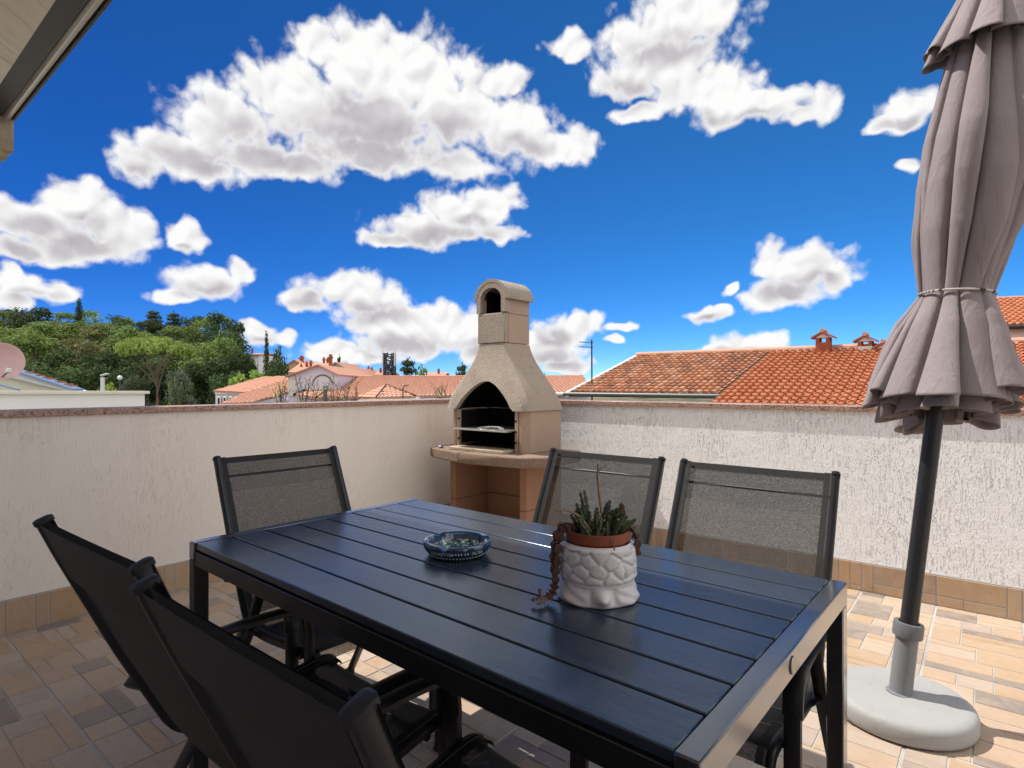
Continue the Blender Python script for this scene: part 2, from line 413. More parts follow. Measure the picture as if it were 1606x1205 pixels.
# ------------------------------------------------------------------ parapets
def parapet(name, label, horiz, length0, length1, face, outward, ztop=1.066, cop=.033):
    """horiz 'x': runs along X at Y=face; else along Y at X=face. outward is +-1"""
    root = thing(name, label, 'wall', (length0, face, 0) if horiz == 'x' else (face, length0, 0))
    th = .17
    def pt(a, b, z): return (a, face + outward * b, z) if horiz == 'x' else (face + outward * b, a, z)
    def bx(mb, a0, a1, b0, b1, z0, z1, bev=0.0):
        p0, p1 = Vector(pt(a0, b0, z0)), Vector(pt(a1, b1, z1))
        mb.box((p0 + p1) / 2, [abs(q) for q in (p1 - p0)], None, bev)
    mb = MB(); bx(mb, length0, length1, 0, th, -.12, ztop); mb.build('masonry', M_WALL if horiz == 'x' else M_WALL_SHADE, root)
    mb = MB(); a = length0
    while a < length1 - .05:
        e = min(a + 1.02, length1)
        bx(mb, a + .0006, e - .0006, -.021, th + .03, ztop, ztop + cop, .003); a = e
    mb.build('coping', M_GRAN, root)
    sk = MB(); bk = MB()
    bx(bk, length0, length1, -.006, -.0005, 0, .172); bk.build('skirting_grout', M_GROUT2, root)
    ph = -.58 if horiz == 'x' else .631; pw = PX if horiz == 'x' else PY
    i = math.floor((length0 - ph) / pw)
    ua = Vector((1, 0, 0)) if horiz == 'x' else Vector((0, 1, 0)); nn = Vector((0, -outward, 0)) if horiz == 'x' else Vector((-outward, 0, 0))
    base_n = .006
    SK = [[((0, 1, 4, 6), .05), ((4, 0, 5, 6), .45), ((5, 1, 6, 6), .2), ((0, 0, 2, 1), .8), ((2, 0, 4, 1), .5), ((5, 0, 6, 1), .3)],
          [((0, 0, 1, 6), .5), ((1, 2, 6, 6), .02), ((1, 0, 4, 2), .3), ((4, 0, 6, 2), .62)],
          [((0, 0, 3, 6), .46), ((3, 0, 4, 6), .82), ((4, 1, 6, 6), .1), ((4, 0, 6, 1), .55)],
          [((0, 2, 3, 6), .25), ((3, 0, 5, 6), .48), ((0, 0, 3, 2), .08), ((5, 0, 6, 6), .75)]]
    while ph + i * pw < length1:
        b = ph + i * pw
        ca = (max(0, (length0 - b) / pw), min(1, (length1 - b) / pw))
        if ca[1] - ca[0] > .05:
            in_tile(sk, Vector(pt(b, 0, .002)) + nn * base_n, ua, Vector((0, 0, 1)), nn, pw, .166, g4.choice(SK), g4.random() < .5, False, ca, joint=.003, gap=.0024, h=.0025, var=.16)
        i += 1
    sk.build('skirting_tiles', M_SKIRT, root, recalc=False, smooth=0)
    return root
parapet('parapet_wall', 'shaded white stucco parapet wall with granite coping behind the end chair', 'y', -1.0, CY + .17, CX, -1)
parapet('parapet_wall', 'sunlit white stucco parapet wall with granite coping running behind the parasol', 'x', CX + .001, 3.4, CY, 1)

# ------------------------------------------------------------------ the house: eave over the camera
house = thing('house', 'cream house eave with a brown gutter hanging over the terrace corner', 'house', (-1, -1.0, 0))
mb = MB(); mb.box((-1.1, -1.11, 1.5), (9.0, .2, 3.24)); mb.build('wall', M_HOUSE, house)
mb = MB(); mb.box((-1.15, -.137, 3.33), (9.1, 1.95, .2)); mb.build('soffit', M_HOUSE, house)          # reaches Y .84
EX0, EXL = -5.70, 9.1
mb = MB(); mb.prism([(EX0, .84, 3.236), (EX0, .950, 3.236), (EX0, .950, 3.40), (EX0, .84, 3.40)], (EXL, 0, 0)); mb.build('fascia', M_GUT, house)
prof = [(.950, 3.262), (.954, 3.234), (.967, 3.219), (.984, 3.219), (.997, 3.229), (1.002, 3.250), (1.006, 3.250), (1.006, 3.28), (.950, 3.28)]
mb = MB(); mb.prism([(EX0, y, z) for y, z in prof], (EXL, 0, 0)); gut = mb.build('gutter', M_GUT2, house)
mb = MB(); mb.box((EX0 + EXL / 2, 1.017, 3.262), (EXL, .018, .076), None, .003); mb.build('drip_edge', M_GUT, gut)
mb = MB(); mb.prism([(EX0 - .1, -1.2, 3.42), (EX0 - .1, .96, 3.42), (EX0 - .1, .96, 3.45), (EX0 - .1, -1.2, 4.2)], (EXL + .2, 0, 0)); mb.build('roof', plain('old_clay_roof', (.42, .2, .11), .85), house)
mb = MB(); mb.box((EX0 - .17, .55, 3.20), (.34, .94, .42), None, .012); mb.build('corbel', plain('weathered_render', (.34, .28, .21), .9, .2, 0, .6, 9), house)
mb = MB(); mb.box((-.17, 1.49, -3.06), (7.1, 5.0, 5.85)); mb.build('lower_storey', M_HOUSE, house)
# ------------------------------------------------------------------ table
def slat(t):
    v = t.vmath('MULTIPLY', t.obj, (.22, 1, 1))
    v = t.vmath('ADD', v, t.n('CombineXYZ', {0: t.math('MULTIPLY', t.tint, 37.0), 1: t.math('MULTIPLY', t.tint, 11.0), 2: 0.0}).outputs[0])
    gr = t.noise(v, 34, 6, .62, 1.6); big = t.noise(t.obj, 5, 3); wob = t.noise(t.vmath('MULTIPLY', t.obj, (.5, 1, 1)), 10, 3, .5, 1.5)
    c = t.mix(gr, (.018, .026, .040), (.029, .039, .056))
    rg = t.math('MULTIPLY_ADD', t.math('SUBTRACT', gr, .5), .14, t.math('MULTIPLY_ADD', big, .08, .20))
    h = t.math('MULTIPLY_ADD', gr, .8, wob)
    return pbr(t, c, rg, t.bump(h, .0007), 1.0, **{'Coat Weight': .12, 'Coat Roughness': .30, 'Specular Tint': (.62, .81, 1.0, 1)})
M_SLAT = mat('dark_wood_look_slat', slat)
def coat(t):
    n = t.noise(t.obj, 400, 2)
    return pbr(t, t.mix(t.noise(t.obj, 6, 3), (.008, .009, .011), (.014, .015, .018)), t.math('MULTIPLY_ADD', t.noise(t.obj, 9, 3), .12, .30), t.bump(n, .0002), .5)
M_COAT = mat('anthracite_powder_coat', coat)
def satin(t):
    n = t.noise(t.obj, 500, 2)
    return pbr(t, t.mix(t.noise(t.obj, 6, 3), (.020, .020, .022), (.030, .030, .033)), t.math('MULTIPLY_ADD', t.noise(t.obj, 9, 3), .08, .16), t.bump(n, .00012), 1.0, **{'Coat Weight': 1.0, 'Coat Roughness': .14})
M_SATIN = mat('satin_anthracite_metal', satin)
TL, TW, TH = 1.638, .90, .74
TA = R(-1.185)                                     # the table stands a touch askew to the parapet
tc_ = Vector((-1.095, 1.198, 0))
table = thing('dining_table', 'long anthracite garden table with eight dark wood-look slats', 'table', tc_, TA)
def T2(name, mbx, m, parent=table, smooth=38): return mbx.build(name, m, parent, world=False, smooth=smooth)
hl, hw = TL / 2, TW / 2
for k in range(8):
    mb = MB(); p = (TW - .004) / 8; y = -hw + .002 + p * (k + .5)
    mb.box((0, y, TH - .011), (TL - .078, p - .0065, .020), None, .0022, k / 8 + .01)
    mb.add([], []); mb.t[-1] = k / 8 + .0100001
    T2('slat', mb, M_SLAT)
for s in (-1, 1):
    mb = MB(); mb.box((s * (hl - .019), 0, TH - .0265), (.038, TW, .053), None, .003); e = T2('end_rail', mb, M_SATIN)
    if s == 1:
        b = MB(); b.lathe([(.0, 0), (.0155, 0), (.0165, .0012), (.0165, .002), (.015, .0032), (0, .0034)], 28, (hl, -.03, TH - .028), Matrix.Rotation(R(90), 3, 'Y'), caps=False)
        T2('badge', b, plain('pewter_badge', (.48, .42, .36), .35, .6, .5), e)
    for q in (-1, 1):
        mb = MB(); mb.box((s * (hl - .019), q * (hw - .0225), (TH - .053) / 2 + .004), (.0376, .0446, TH - .053 - .008), None, .003); l = T2('leg', mb, M_SATIN if s == 1 else M_COAT)
        mb = MB(); mb.box((s * (hl - .019), q * (hw - .0225), .004), (.034, .041, .008), None, .002); T2('foot', mb, plain('black_plastic', (.015, .015, .015), .5) if 'black_plastic' not in bpy.data.materials else bpy.data.materials['black_plastic'], l)
for q in (-1, 1):
    mb = MB(); mb.box((0, q * (hw - .016), TH - .0485), (TL - .0765, .026, .045), None, .002); T2('apron', mb, M_COAT)
for x in (-.4, 0, .4):
    mb = MB(); mb.box((x, 0, TH - .036), (.03, TW - .06, .024)); T2('crossbar', mb, M_COAT)

# ------------------------------------------------------------------ sling chairs
def sling(name, trans, dark=1.0):
    def f(t):
        u = t.n('SeparateXYZ', {0: t.obj})
        wv = t.n('TexWave', {'Vector': t.obj, 'Scale': 150.0, 'Distortion': .4}, bands_direction='X').outputs['Fac']
        wh = t.n('TexWave', {'Vector': t.obj, 'Scale': 150.0, 'Distortion': .4}, bands_direction='Z').outputs['Fac']
        wx = t.math('MULTIPLY', wv, wh)
        n = t.noise(t.obj, 240, 3, .65)
        c = t.mix(n, tuple(a * dark for a in (.020, .022, .024)), tuple(a * dark for a in (.068, .072, .075)))
        b = pbr(t, c, .55, t.bump(wx, .0006), .4)
        tr = t.n('BsdfTransparent', {0: (1, 1, 1, 1)})
        lw = t.n('LayerWeight', {'Blend': .5}).outputs['Facing']       # a weave closes up when seen at a slant
        fac = t.math('MULTIPLY', t.math('MULTIPLY_ADD', wx, trans * .5, trans * .78), t.math('MULTIPLY', t.sstep(n, .3, .7, .55, 1.45), t.sstep(lw, .25, .72, 1.0, 0.0)))
        return t.n('MixShader', {0: fac, 1: b, 2: tr})
    return mat(name, f)
M_SLING = sling('grey_mesh_sling', .19, .66); M_HEM = sling('doubled_mesh_sling', .08, .20); M_POCK = sling('pocket_mesh_sling', .92, .5)
M_CAP = plain('black_end_cap', (.016, .016, .018), .5, .35)
PROFILE = [(0.0, .953), (.035, .87), (.085, .76), (.135, .65), (.18, .56), (.215, .49), (.240, .445), (.268, .418), (.31, .408), (.40, .408), (.50, .418), (.58, .428), (.64, .432), (.672, .424), (.685, .405)]
def smooth_path(pts, n=4):
    out = []; P_ = [Vector(p) for p in pts]
    for i in range(len(P_) - 1):
        p0, p1, p2_, p3 = P_[max(i - 1, 0)], P_[i], P_[i + 1], P_[min(i + 2, len(P_) - 1)]
        for k in range(n):
            t_ = k / n
            out.append(.5 * ((2 * p1) + (p2_ - p0) * t_ + (2 * p0 - 5 * p1 + 4 * p2_ - p3) * t_ ** 2 + (3 * p1 - p0 - 3 * p2_ + p3) * t_ ** 3))
    return out + [P_[-1]]
def make_chair(name, label):
    c = thing(name, label, 'chair', group='sling chairs around the table')
    prof = smooth_path([(0, y, z) for y, z in PROFILE], 3)
    W_ = .236
    def cloth(x0, x1, i0, i1, lift, nu, sag=.012):
        mb = MB(); seg = prof[i0:i1 + 1]
        def f(u, v):
            p = seg[min(int(round(v * (len(seg) - 1))), len(seg) - 1)]
            i = prof.index(p); q0, q1 = prof[max(i - 1, 0)], prof[min(i + 1, len(prof) - 1)]
            d = (q1 - q0).normalized(); nrm = Vector((0, d.z, -d.y)) * -1
            if nrm.z < 0 and d.y > .7: nrm = -nrm
            x = x0 + (x1 - x0) * u
            s_ = -sag * (1 - (x / W_) ** 2) * min(1, .12 + i / 9) + lift
            return Vector((x, p.y, p.z)) + (Vector((0, d.z, -d.y)) * -s_ if False else Vector((0, -d.z, d.y)) * s_)
        mb.grid(f, nu, len(seg)); return mb
    def solid(o, th):
        md = o.modifiers.new('Solidify', 'SOLIDIFY'); md.thickness = th; md.offset = 0; return o
    n = len(prof) - 1
    cloth(-W_ + .012, W_ - .012, 0, n, 0, 9).build('sling', M_SLING, c, world=False, smooth=180, recalc=False)
    for s in (-1, 1):
        cloth(s * (W_ - .026), s * (W_ + .0175), 0, n, .0105, 4, .002).build('side_hem', M_HEM, c, world=False, smooth=180, recalc=False)
    cloth(-W_ + .012, W_ - .012, 0, 1, .0022, 9).build('top_hem', M_HEM, c, world=False, smooth=180, recalc=False)
    cloth(-W_ + .012, W_ - .012, 0, 4, -.011, 9).build('back_pocket', M_POCK, c, world=False, smooth=180, recalc=False)
    for s in (-1, 1):
        mb = MB(); mb.tube([(s * (W_ + .004 + .0), p.y, p.z) for p in prof], 1, 12, (.0145, .0095), (1, 0, 0)); 
        # oval rail: narrow across, deep front to back
        mb.v = [(s * (W_ + .004) + (x - s * (W_ + .004)) , y, z) for x, y, z in mb.v]
        rail = mb.build('side_rail', M_COAT, c, world=False)
        cap = MB(); d = (prof[0] - prof[1]).normalized()
        cap.tube([Vector((s * (W_ + .004), prof[0].y, prof[0].z)) - d * .004, Vector((s * (W_ + .004), prof[0].y, prof[0].z)) + d * .005, Vector((s * (W_ + .004), prof[0].y, prof[0].z)) + d * .0075], [1, 1, .7], 14, (.0172, .0112), (1, 0, 0))
        cap.build('end_cap', M_CAP, rail, world=False)
        xa = s * .270
        arm = smooth_path([(xa * .955, .165, .545), (xa, .20, .572), (xa, .26, .590), (xa, .40, .598), (xa, .53, .594), (xa, .585, .582), (xa, .615, .55), (xa, .622, .50)], 4)
        mb = MB(); mb.tube(arm, 1, 10, (.0215, .0095), (0, 0, 1) if False else (0, .3, 1)); mb.build('armrest', M_COAT, c, world=False)
        mb = MB(); mb.tube([(xa, .622, .505), (xa, .626, .30), (xa, .634, .012)], 1, 10, (.0105, .019), (1, 0, 0)); l = mb.build('front_leg', M_COAT, c, world=False)
        mb = MB(); mb.box((xa, .634, .008), (.024, .042, .016), None, .003); mb.build('foot', M_CAP, l, world=False)
        mb = MB(); mb.tube([(xa, .43, .583), (xa, .33, .40), (xa, .18, .16), (xa, .09, .012)], 1, 10, (.0095, .0165), (1, 0, 0)); l = mb.build('rear_leg', M_COAT, c, world=False)
        mb = MB(); mb.box((xa, .086, .008), (.024, .042, .016), None, .003); mb.build('foot', M_CAP, l, world=False)
        mb = MB(); mb.tube([(s * (W_ + .008), .36, .406), (xa, .36, .43)], .008, 8); mb.build('bracket', M_COAT, c, world=False)
        mb = MB(); mb.tube([(s * (W_ + .008), .615, .428), (xa, .622, .43)], .008, 8); mb.build('bracket', M_COAT, c, world=False)
    mb = MB(); mb.tube([(-W_, .0205, .885), (W_, .0205, .885)], .0048, 8); mb.build('crossbar', M_CAP, c, world=False)
    mb = MB(); mb.tube([(-W_, .30, .390), (W_, .30, .390)], .0095, 10); mb.build('crossbar', M_COAT, c, world=False)
    mb = MB(); mb.tube([(-W_, .60, .405), (W_, .60, .405)], .0095, 10); mb.build('crossbar', M_COAT, c, world=False)
    return c
ch = make_chair('sling_chair', 'black mesh chair alone at the table end by the shaded parapet')
ch.location = (-2.2, 1.215, 0); ch.rotation_euler = (0, 0, R(-92.5))
dup(ch, (-1.165, 2.0, 0), R(180 + .5), 'grey mesh chair in the sun nearest the barbecue, beyond the plant pot')
dup(ch, (-.597, 1.999, 0), R(180 - .3), 'sunlit grey mesh chair nearest the parasol base, beyond the table')
dup(ch, (-1.224, .317, 0), R(2), 'shaded black mesh chair with its back to us, nearer the shaded parapet')
dup(ch, (-.649, .298, 0), R(0), 'shaded black mesh chair with its back to us, closest to the camera')
# ------------------------------------------------------------------ barbecue
def agg(name, base, speck, smooth_amt=0.0):
    def f(t):
        v = t.n('TexVoronoi', {'Vector': t.pos, 'Scale': 165.0, 'Randomness': 1.0})
        k = t.n('SeparateColor', {0: v.outputs['Color']}).outputs[0]
        c = t.ramp(k, [(0, speck[0]), (.3, speck[1]), (.6, speck[2]), (.82, speck[3])], 'CONSTANT')
        c = t.mix(t.sstep(v.outputs['Distance'], .25, .6), c, base)
        big = t.noise(t.pos, 5, 4, .6)
        c = t.mix(t.sstep(big, .42, .75, 0, .4), c, tuple(a * .62 for a in base))
        h = t.math('MULTIPLY_ADD', v.outputs['Distance'], -1.0, t.math('MULTIPLY', t.noise(t.pos, 90, 3), .7))
        return pbr(t, c, .95, t.bump(h, .005), .1)
    return mat(name, f)
M_AGG = agg('exposed_aggregate_concrete', (.42, .355, .295), [(.48, .415, .35), (.34, .285, .235), (.56, .495, .425), (.22, .18, .145)])
M_AGG2 = agg('brown_aggregate_slab', (.29, .205, .155), [(.36, .26, .20), (.22, .155, .12), (.42, .33, .265), (.13, .10, .08)])
def cast(name, base, dirt=.4):
    def f(t):
        n = t.noise(t.pos, 4, 5, .6); d = t.noise(t.pos, 17, 5, .65)
        c = t.mix(n, tuple(a * .86 for a in base), base)
        c = t.mix(t.sstep(d, .55, .8, 0, dirt), c, (.17, .12, .09))
        vo = t.n('TexVoronoi', {'Vector': t.pos, 'Scale': 26.0}).outputs['Distance']
        c = t.mix(t.sstep(vo, .0, .07, .55, 0), c, (.08, .06, .05))
        return pbr(t, c, .88, t.bump(t.math('ADD', t.noise(t.pos, 130, 3), t.math('MULTIPLY', t.sstep(vo, 0, .1), .5)), .0011), .15)
    return mat(name, f)
M_CAST = cast('smooth_pink_concrete', (.44, .32, .245)); M_CASTB = cast('reddish_cast_concrete', (.36, .205, .135), .5)
M_SOOT = plain('sooty_firebrick', (.014, .012, .011), .95, .1, 0, .6, 12)
M_FIRE = plain('cream_firebrick', (.50, .44, .34), .9, .1, 0, .2, 20, .003)
M_CHROME = plain('bright_wire', (.72, .72, .72), .22, .5, 1.0)
bq = thing('barbecue', 'concrete garden barbecue with a tapered hood and arched chimney cap', 'barbecue', (-3.0, 3.58, 0))
bxc = -3.0
def bb(name, m, parent=bq, boxes=(), bev=.004):
    mb = MB()
    for (x0, x1, y0, y1, z0, z1) in boxes: mb.box(((x0 + x1) / 2, (y0 + y1) / 2, (z0 + z1) / 2), (x1 - x0, y1 - y0, z1 - z0), None, bev)
    return mb.build(name, m, parent)
bb('left_pier', M_CASTB, bq, [(-3.392, -3.325, 3.35, 3.795, .302, .642)]); bb('left_pier', M_CASTB, bq, [(-3.392, -3.325, 3.35, 3.795, 0, .299)])
bb('right_pier', M_CASTB, bq, [(-2.667, -2.600, 3.35, 3.795, .302, .642)]); bb('right_pier', M_CASTB, bq, [(-2.667, -2.600, 3.35, 3.795, 0, .299)])
bk = bb('back_panel', M_CASTB, bq, [(-3.324, -2.668, 3.735, 3.793, .312, .642)]); bb('back_panel', M_CASTB, bq, [(-3.324, -2.668, 3.737, 3.793, 0, .308)])
bb('mortar_seam', plain('pale_mortar', (.45, .37, .30), .95, .1), bk, [(-2.80, -2.782, 3.715, 3.734, 0, .642)], .003)
mb = MB(); mb.prism([(-2.83 + .10 * math.cos(a), 3.735 - .10 * math.sin(a), .345) for a in [math.pi * k / 12 for k in range(13)]], (0, 0, .022)); mb.build('ledge', M_CAST, bq)
# shelf in two slabs with a joint
z0, z1 = .644, .719
def slabm(pts):
    mb = MB(); n = len(pts); e = .008
    cxm = sum(p[0] for p in pts) / n; cym = sum(p[1] for p in pts) / n
    rings = []
    for z, ins in ((z0, e), (z0 + e, 0), (z1 - e, 0), (z1, e)):
        rr = []
        for x, y in pts:
            d = Vector((cxm - x, cym - y)); d = d.normalized() * ins if d.length else d
            rr.append((x + d.x, y + d.y, z))
        rings.append(rr)
    vs = [p for r in rings for p in r]; fs = [list(range(n))[::-1], [3 * n + k for k in range(n)]]
    for j in range(3):
        for k in range(n): fs.append([j * n + k, j * n + (k + 1) % n, (j + 1) * n + (k + 1) % n, (j + 1) * n + k])
    return mb.add(vs, fs)
slabm([(-3.545, 3.34), (-3.50, 3.235), (-3.066, 3.108), (-3.070, 3.80), (-3.50, 3.80), (-3.545, 3.72)]).build('shelf_slab', M_AGG2, bq)
slabm([(-3.060, 3.108), (-2.96, 3.10), (-2.52, 3.165), (-2.375, 3.30), (-2.375, 3.72), (-2.42, 3.80), (-3.064, 3.80)]).build('shelf_slab', M_AGG2, bq)
# firebox: side blocks with a chamfered outer corner and a grooved front edge
zf0, zf1 = .721, 1.030
def block(sgn):
    xs = lambda v: bxc + sgn * v
    pts = [(xs(.288), 3.50), (xs(.288), 3.352), (xs(.318), 3.352), (xs(.320), 3.362), (xs(.326), 3.362), (xs(.328), 3.352), (xs(.352), 3.352), (xs(.395), 3.405), (xs(.395), 3.795), (xs(.33), 3.795), (xs(.33), 3.50)]
    mb = MB(); mb.prism([(x, y, zf0) for x, y in pts], (0, 0, zf1 - zf0)); return mb.build('firebox_side', M_CAST, bq)
for sgn in (-1, 1):
    o = block(sgn)
    bb('soot_lining', M_SOOT, o, [tuple(sorted((bxc + sgn * .2865, bxc + sgn * .2835))) + (3.375, 3.74, .76, 1.025)], 0)
    for zz in (.79, .87, .95): bb('grill_notch', M_SOOT, o, [tuple(sorted((bxc + sgn * .2875, bxc + sgn * .305))) + (3.3500, 3.36, zz, zz + .014)], 0)
bb('firebox_back', M_SOOT, bq, [(bxc - .329, bxc + .329, 3.745, 3.793, zf0, zf1)], 0)
mb = MB()
fl = bb('hearth_tile', M_FIRE, bq, [(-3.285, -3.025, 3.235, 3.735, .7205, .742)], .003); bb('hearth_tile', M_FIRE, bq, [(-3.02, -2.735, 3.235, 3.735, .7205, .742)], .003)
bb('ash_bed', M_SOOT, fl, [(-3.27, -2.74, 3.40, 3.73, .743, .750)], .002)
# hood: concave taper from a wide foot to the flue, front cut by an arch
def hood_sec(u):
    """half width, front y, back y at height fraction u"""
    k = (1 - u) ** 1.0; c = .5 - .5 * math.cos(math.pi * min(1, u * 1.02))
    m = .42 * u + .58 * c
    hwid = .418 + (.142 - .418) * m
    return hwid, 3.318 + (3.455 - 3.318) * m, 3.80 + (3.765 - 3.80) * m
HZ0, HZ1 = 1.032, 1.552; fcx = lambda u: -3.008 + (-3.036 + 3.008) * u
def arch_u(x):
    """height fraction of the arch over the fire opening at x from the centre line"""
    a = abs(x) / .285
    return 0 if a >= 1 else .43 * (1 - a ** 2.1) ** .72
nx, nz = 36, 26
mb = MB(); vs = []; fs = []
def front(i, j, inner=0.0):
    s_ = -1 + 2 * i / nx; v = j / nz
    x_rel = s_
    hw0 = .418
    lo = arch_u(x_rel * hw0)
    u = lo + (1 - lo) * v
    hwid, yf, yb = hood_sec(u)
    r = .05 * (1 - u) + .02
    edge = max(0, abs(s_) - (1 - r / hwid)) / (r / hwid)
    return Vector((fcx(u) + s_ * hwid, yf + r * (1 - math.sqrt(max(0, 1 - edge ** 2))) + inner, HZ0 + (HZ1 - HZ0) * u))
mb.grid(lambda a, b: front(round(a * nx), round(b * nz)), nx + 1, nz + 1)
def sidef(sgn):
    def f(a, b):
        u = b; hwid, yf, yb = hood_sec(u); r = .05 * (1 - u) + .02
        y0 = yf + r
        return Vector((fcx(u) + sgn * hwid, y0 + (yb - y0) * a, HZ0 + (HZ1 - HZ0) * u))
    return f
hood_front = mb.build('hood', M_AGG, bq)
for sgn in (-1, 1):
    mb = MB(); mb.grid(sidef(sgn), 6, nz + 1); mb.build('hood_side', cast('hood_side_concrete', (.39, .315, .25), .75) if sgn == -1 else bpy.data.materials['hood_side_concrete'], hood_front)
mb = MB(); mb.grid(lambda a, b: Vector((fcx(b) + (-1 + 2 * a) * hood_sec(b)[0], hood_sec(b)[2], HZ0 + (HZ1 - HZ0) * b)), 4, nz + 1); mb.build('hood_back', M_CAST, hood_front)
# thickness of the hood: an inner skin and the arch reveal
mb = MB(); mb.grid(lambda a, b: front(round(a * nx), 0, .045 * b), nx + 1, 3); mb.build('arch_reveal', M_AGG, hood_front)
mb = MB()
def inner(a, b):
    p = front(round(a * nx), round(b * nz)); u = (p.z - HZ0) / (HZ1 - HZ0)
    return Vector((fcx(u) + (p.x - fcx(u)) * .90, p.y + .045, p.z))
mb.grid(inner, nx + 1, nz + 1); mb.build('hood_lining', M_SOOT, hood_front)
for sgn in (-1, 1):
    mb = MB(); mb.grid(lambda a, b: Vector((fcx(b) + sgn * (hood_sec(b)[0] - .04), hood_sec(b)[1] + .05 + (hood_sec(b)[2] - .03 - hood_sec(b)[1] - .05) * a, HZ0 + (HZ1 - HZ0) * b)), 4, 14); mb.build('hood_lining', M_SOOT, hood_front)
mb = MB(); mb.grid(lambda a, b: Vector((fcx(b) + (-1 + 2 * a) * (hood_sec(b)[0] - .03), hood_sec(b)[2] - .03, HZ0 + (HZ1 - HZ0) * b)), 4, 14); mb.build('hood_lining', M_SOOT, hood_front)
# flue block: front panel, the smooth sides and back
fx0, fx1, fy0, fy1 = -3.178, -2.894, 3.45, 3.765
bb('flue', M_AGG, bq, [(fx0, fx1, fy0, fy0 + .05, 1.556, 1.792)], .006)
bb('flue_wall', M_CAST, bq, [(fx1 - .045, fx1 - .001, fy0 + .0505, fy1, 1.556, 1.786), (fx0 + .001, fx0 + .045, fy0 + .0505, fy1, 1.556, 1.786), (fx0 + .046, fx1 - .046, fy1 - .04, fy1, 1.556, 1.786)], .002)
bb('flue_wall', M_CAST, bq, [(fx1 - .045, fx1 - .001, fy0 + .0505, fy1, 1.789, 1.906), (fx0 + .001, fx0 + .045, fy0 + .0505, fy1, 1.789, 1.906), (fx0 + .046, fx1 - .046, fy1 - .04, fy1, 1.789, 2.0)], .002)
# cap: arched front plate and a barrel roof
ccx = (fx0 + fx1) / 2; ho = .150; hi_ = .108; zs = 1.905; zb = 1.797
def archp(h, n=18): return [(h * math.cos(math.pi * k / n), h * math.sin(math.pi * k / n)) for k in range(n + 1)]
outer = [(ho, zb - zs)] + archp(ho) + [(-ho, zb - zs)]; inn = [(hi_, zb - zs)] + archp(hi_) + [(-hi_, zb - zs)]
inn = [(x, z - (.018 if z > 0 else 0) * (z / hi_)) for x, z in inn]
mb = MB(); n = len(outer); vs = []
for y in (fy0 - .004, fy0 + .046):
    vs += [(ccx + x, y, zs + z) for x, z in outer] + [(ccx + x, y, zs + z) for x, z in inn]
fs = []
for k in range(n - 1):
    fs += [(k, k + 1, n + k + 1, n + k), (2 * n + k, 3 * n + k, 3 * n + k + 1, 2 * n + k + 1), (n + k, n + k + 1, 3 * n + k + 1, 3 * n + k), (k, 2 * n + k, 2 * n + k + 1, k + 1)]
fs += [(0, n, 3 * n, 2 * n), (n - 1, 3 * n - 1, 4 * n - 1, 2 * n - 1)]
mb.add(vs, fs); cap_ = mb.build('cap_front', M_AGG, bq)
mb = MB(); ro, ri = .177, .1505
so, si = archp(ro), archp(ri); n = len(so); vs = []
for y in (fy0 - .006, fy1 + .012): vs += [(ccx + x, y, zs + z * .93 - .006) for x, z in so] + [(ccx + x, y, zs + z * .93 - .006) for x, z in si]
fs = []
for k in range(n - 1):
    fs += [(k, k + 1, n + k + 1, n + k), (2 * n + k, 3 * n + k, 3 * n + k + 1, 2 * n + k + 1), (n + k, n + k + 1, 3 * n + k + 1, 3 * n + k), (k, 2 * n + k, 2 * n + k + 1, k + 1)]
fs += [(0, n, 3 * n, 2 * n), (n - 1, 3 * n - 1, 4 * n - 1, 2 * n - 1)]
mb.add(vs, fs); mb.build('cap_roof', M_AGG, bq)
bb('flue_soot', M_SOOT, cap_, [(fx0 + .047, fx1 - .047, fy1 - .045, fy1 - .041, 1.6, 2.03), (fx0 + .046, fx0 + .05, fy0 + .055, fy1 - .046, 1.6, 1.98), (fx1 - .05, fx1 - .046, fy0 + .055, fy1 - .046, 1.6, 1.98)], 0)
# grill rack on its notches, with tongs; a crumpled foil on the shelf
gr = thing('grill_tray', 'shiny steel grill tray sticking out of the barbecue opening', 'grill', (-2.99, 3.4, .879))
mb = MB()
trp = [(-3.272, 3.70), (-3.272, 3.36), (-3.31, 3.32), (-3.30, 3.235), (-2.70, 3.235), (-2.71, 3.32), (-2.728, 3.36), (-2.728, 3.70)]
mb.prism([(x, y, .879) for x, y in trp], (0, 0, .007)); mb.build('plate', plain('brushed_steel', (.66, .66, .64), .3, .5, .9), gr)
mb = MB(); mb.tube([(x, y, .886) for x, y in trp[2:6]], .004, 6); mb.build('rim', M_CHROME, gr)
tg = MB()
for dy in (0, .028): tg.tube(smooth_path([(-3.06, 3.33 + dy, .892), (-2.98, 3.315 + dy, .905), (-2.86, 3.322 + dy, .907), (-2.80, 3.30 + dy, .892)], 4), .0035, 6)
tg.tube(smooth_path([(-2.80, 3.30, .892), (-2.785, 3.314, .892), (-2.80, 3.328, .892)], 3), .0035, 6)
tag(tg.build('tongs', M_CHROME, loc=(-2.93, 3.32, .888)), 'bent wire tongs lying on the grill tray', 'tongs')
g5 = random.Random(4); fo_ = MB()
fo_.grid(lambda a, b: Vector((-3.405 + .034 * math.cos(2 * math.pi * a) * math.sin(math.pi * b) * g5.uniform(.6, 1.2), 3.262 + .026 * math.sin(2 * math.pi * a) * math.sin(math.pi * b) * g5.uniform(.6, 1.2), .7195 + .013 + .013 * -math.cos(math.pi * b) * g5.uniform(.8, 1))), 12, 6, closed=True)
tag(fo_.build('crumpled_foil', M_CHROME, loc=(-3.405, 3.262, .72), smooth=0), 'small crumpled piece of foil on the corner of the barbecue shelf', 'foil')

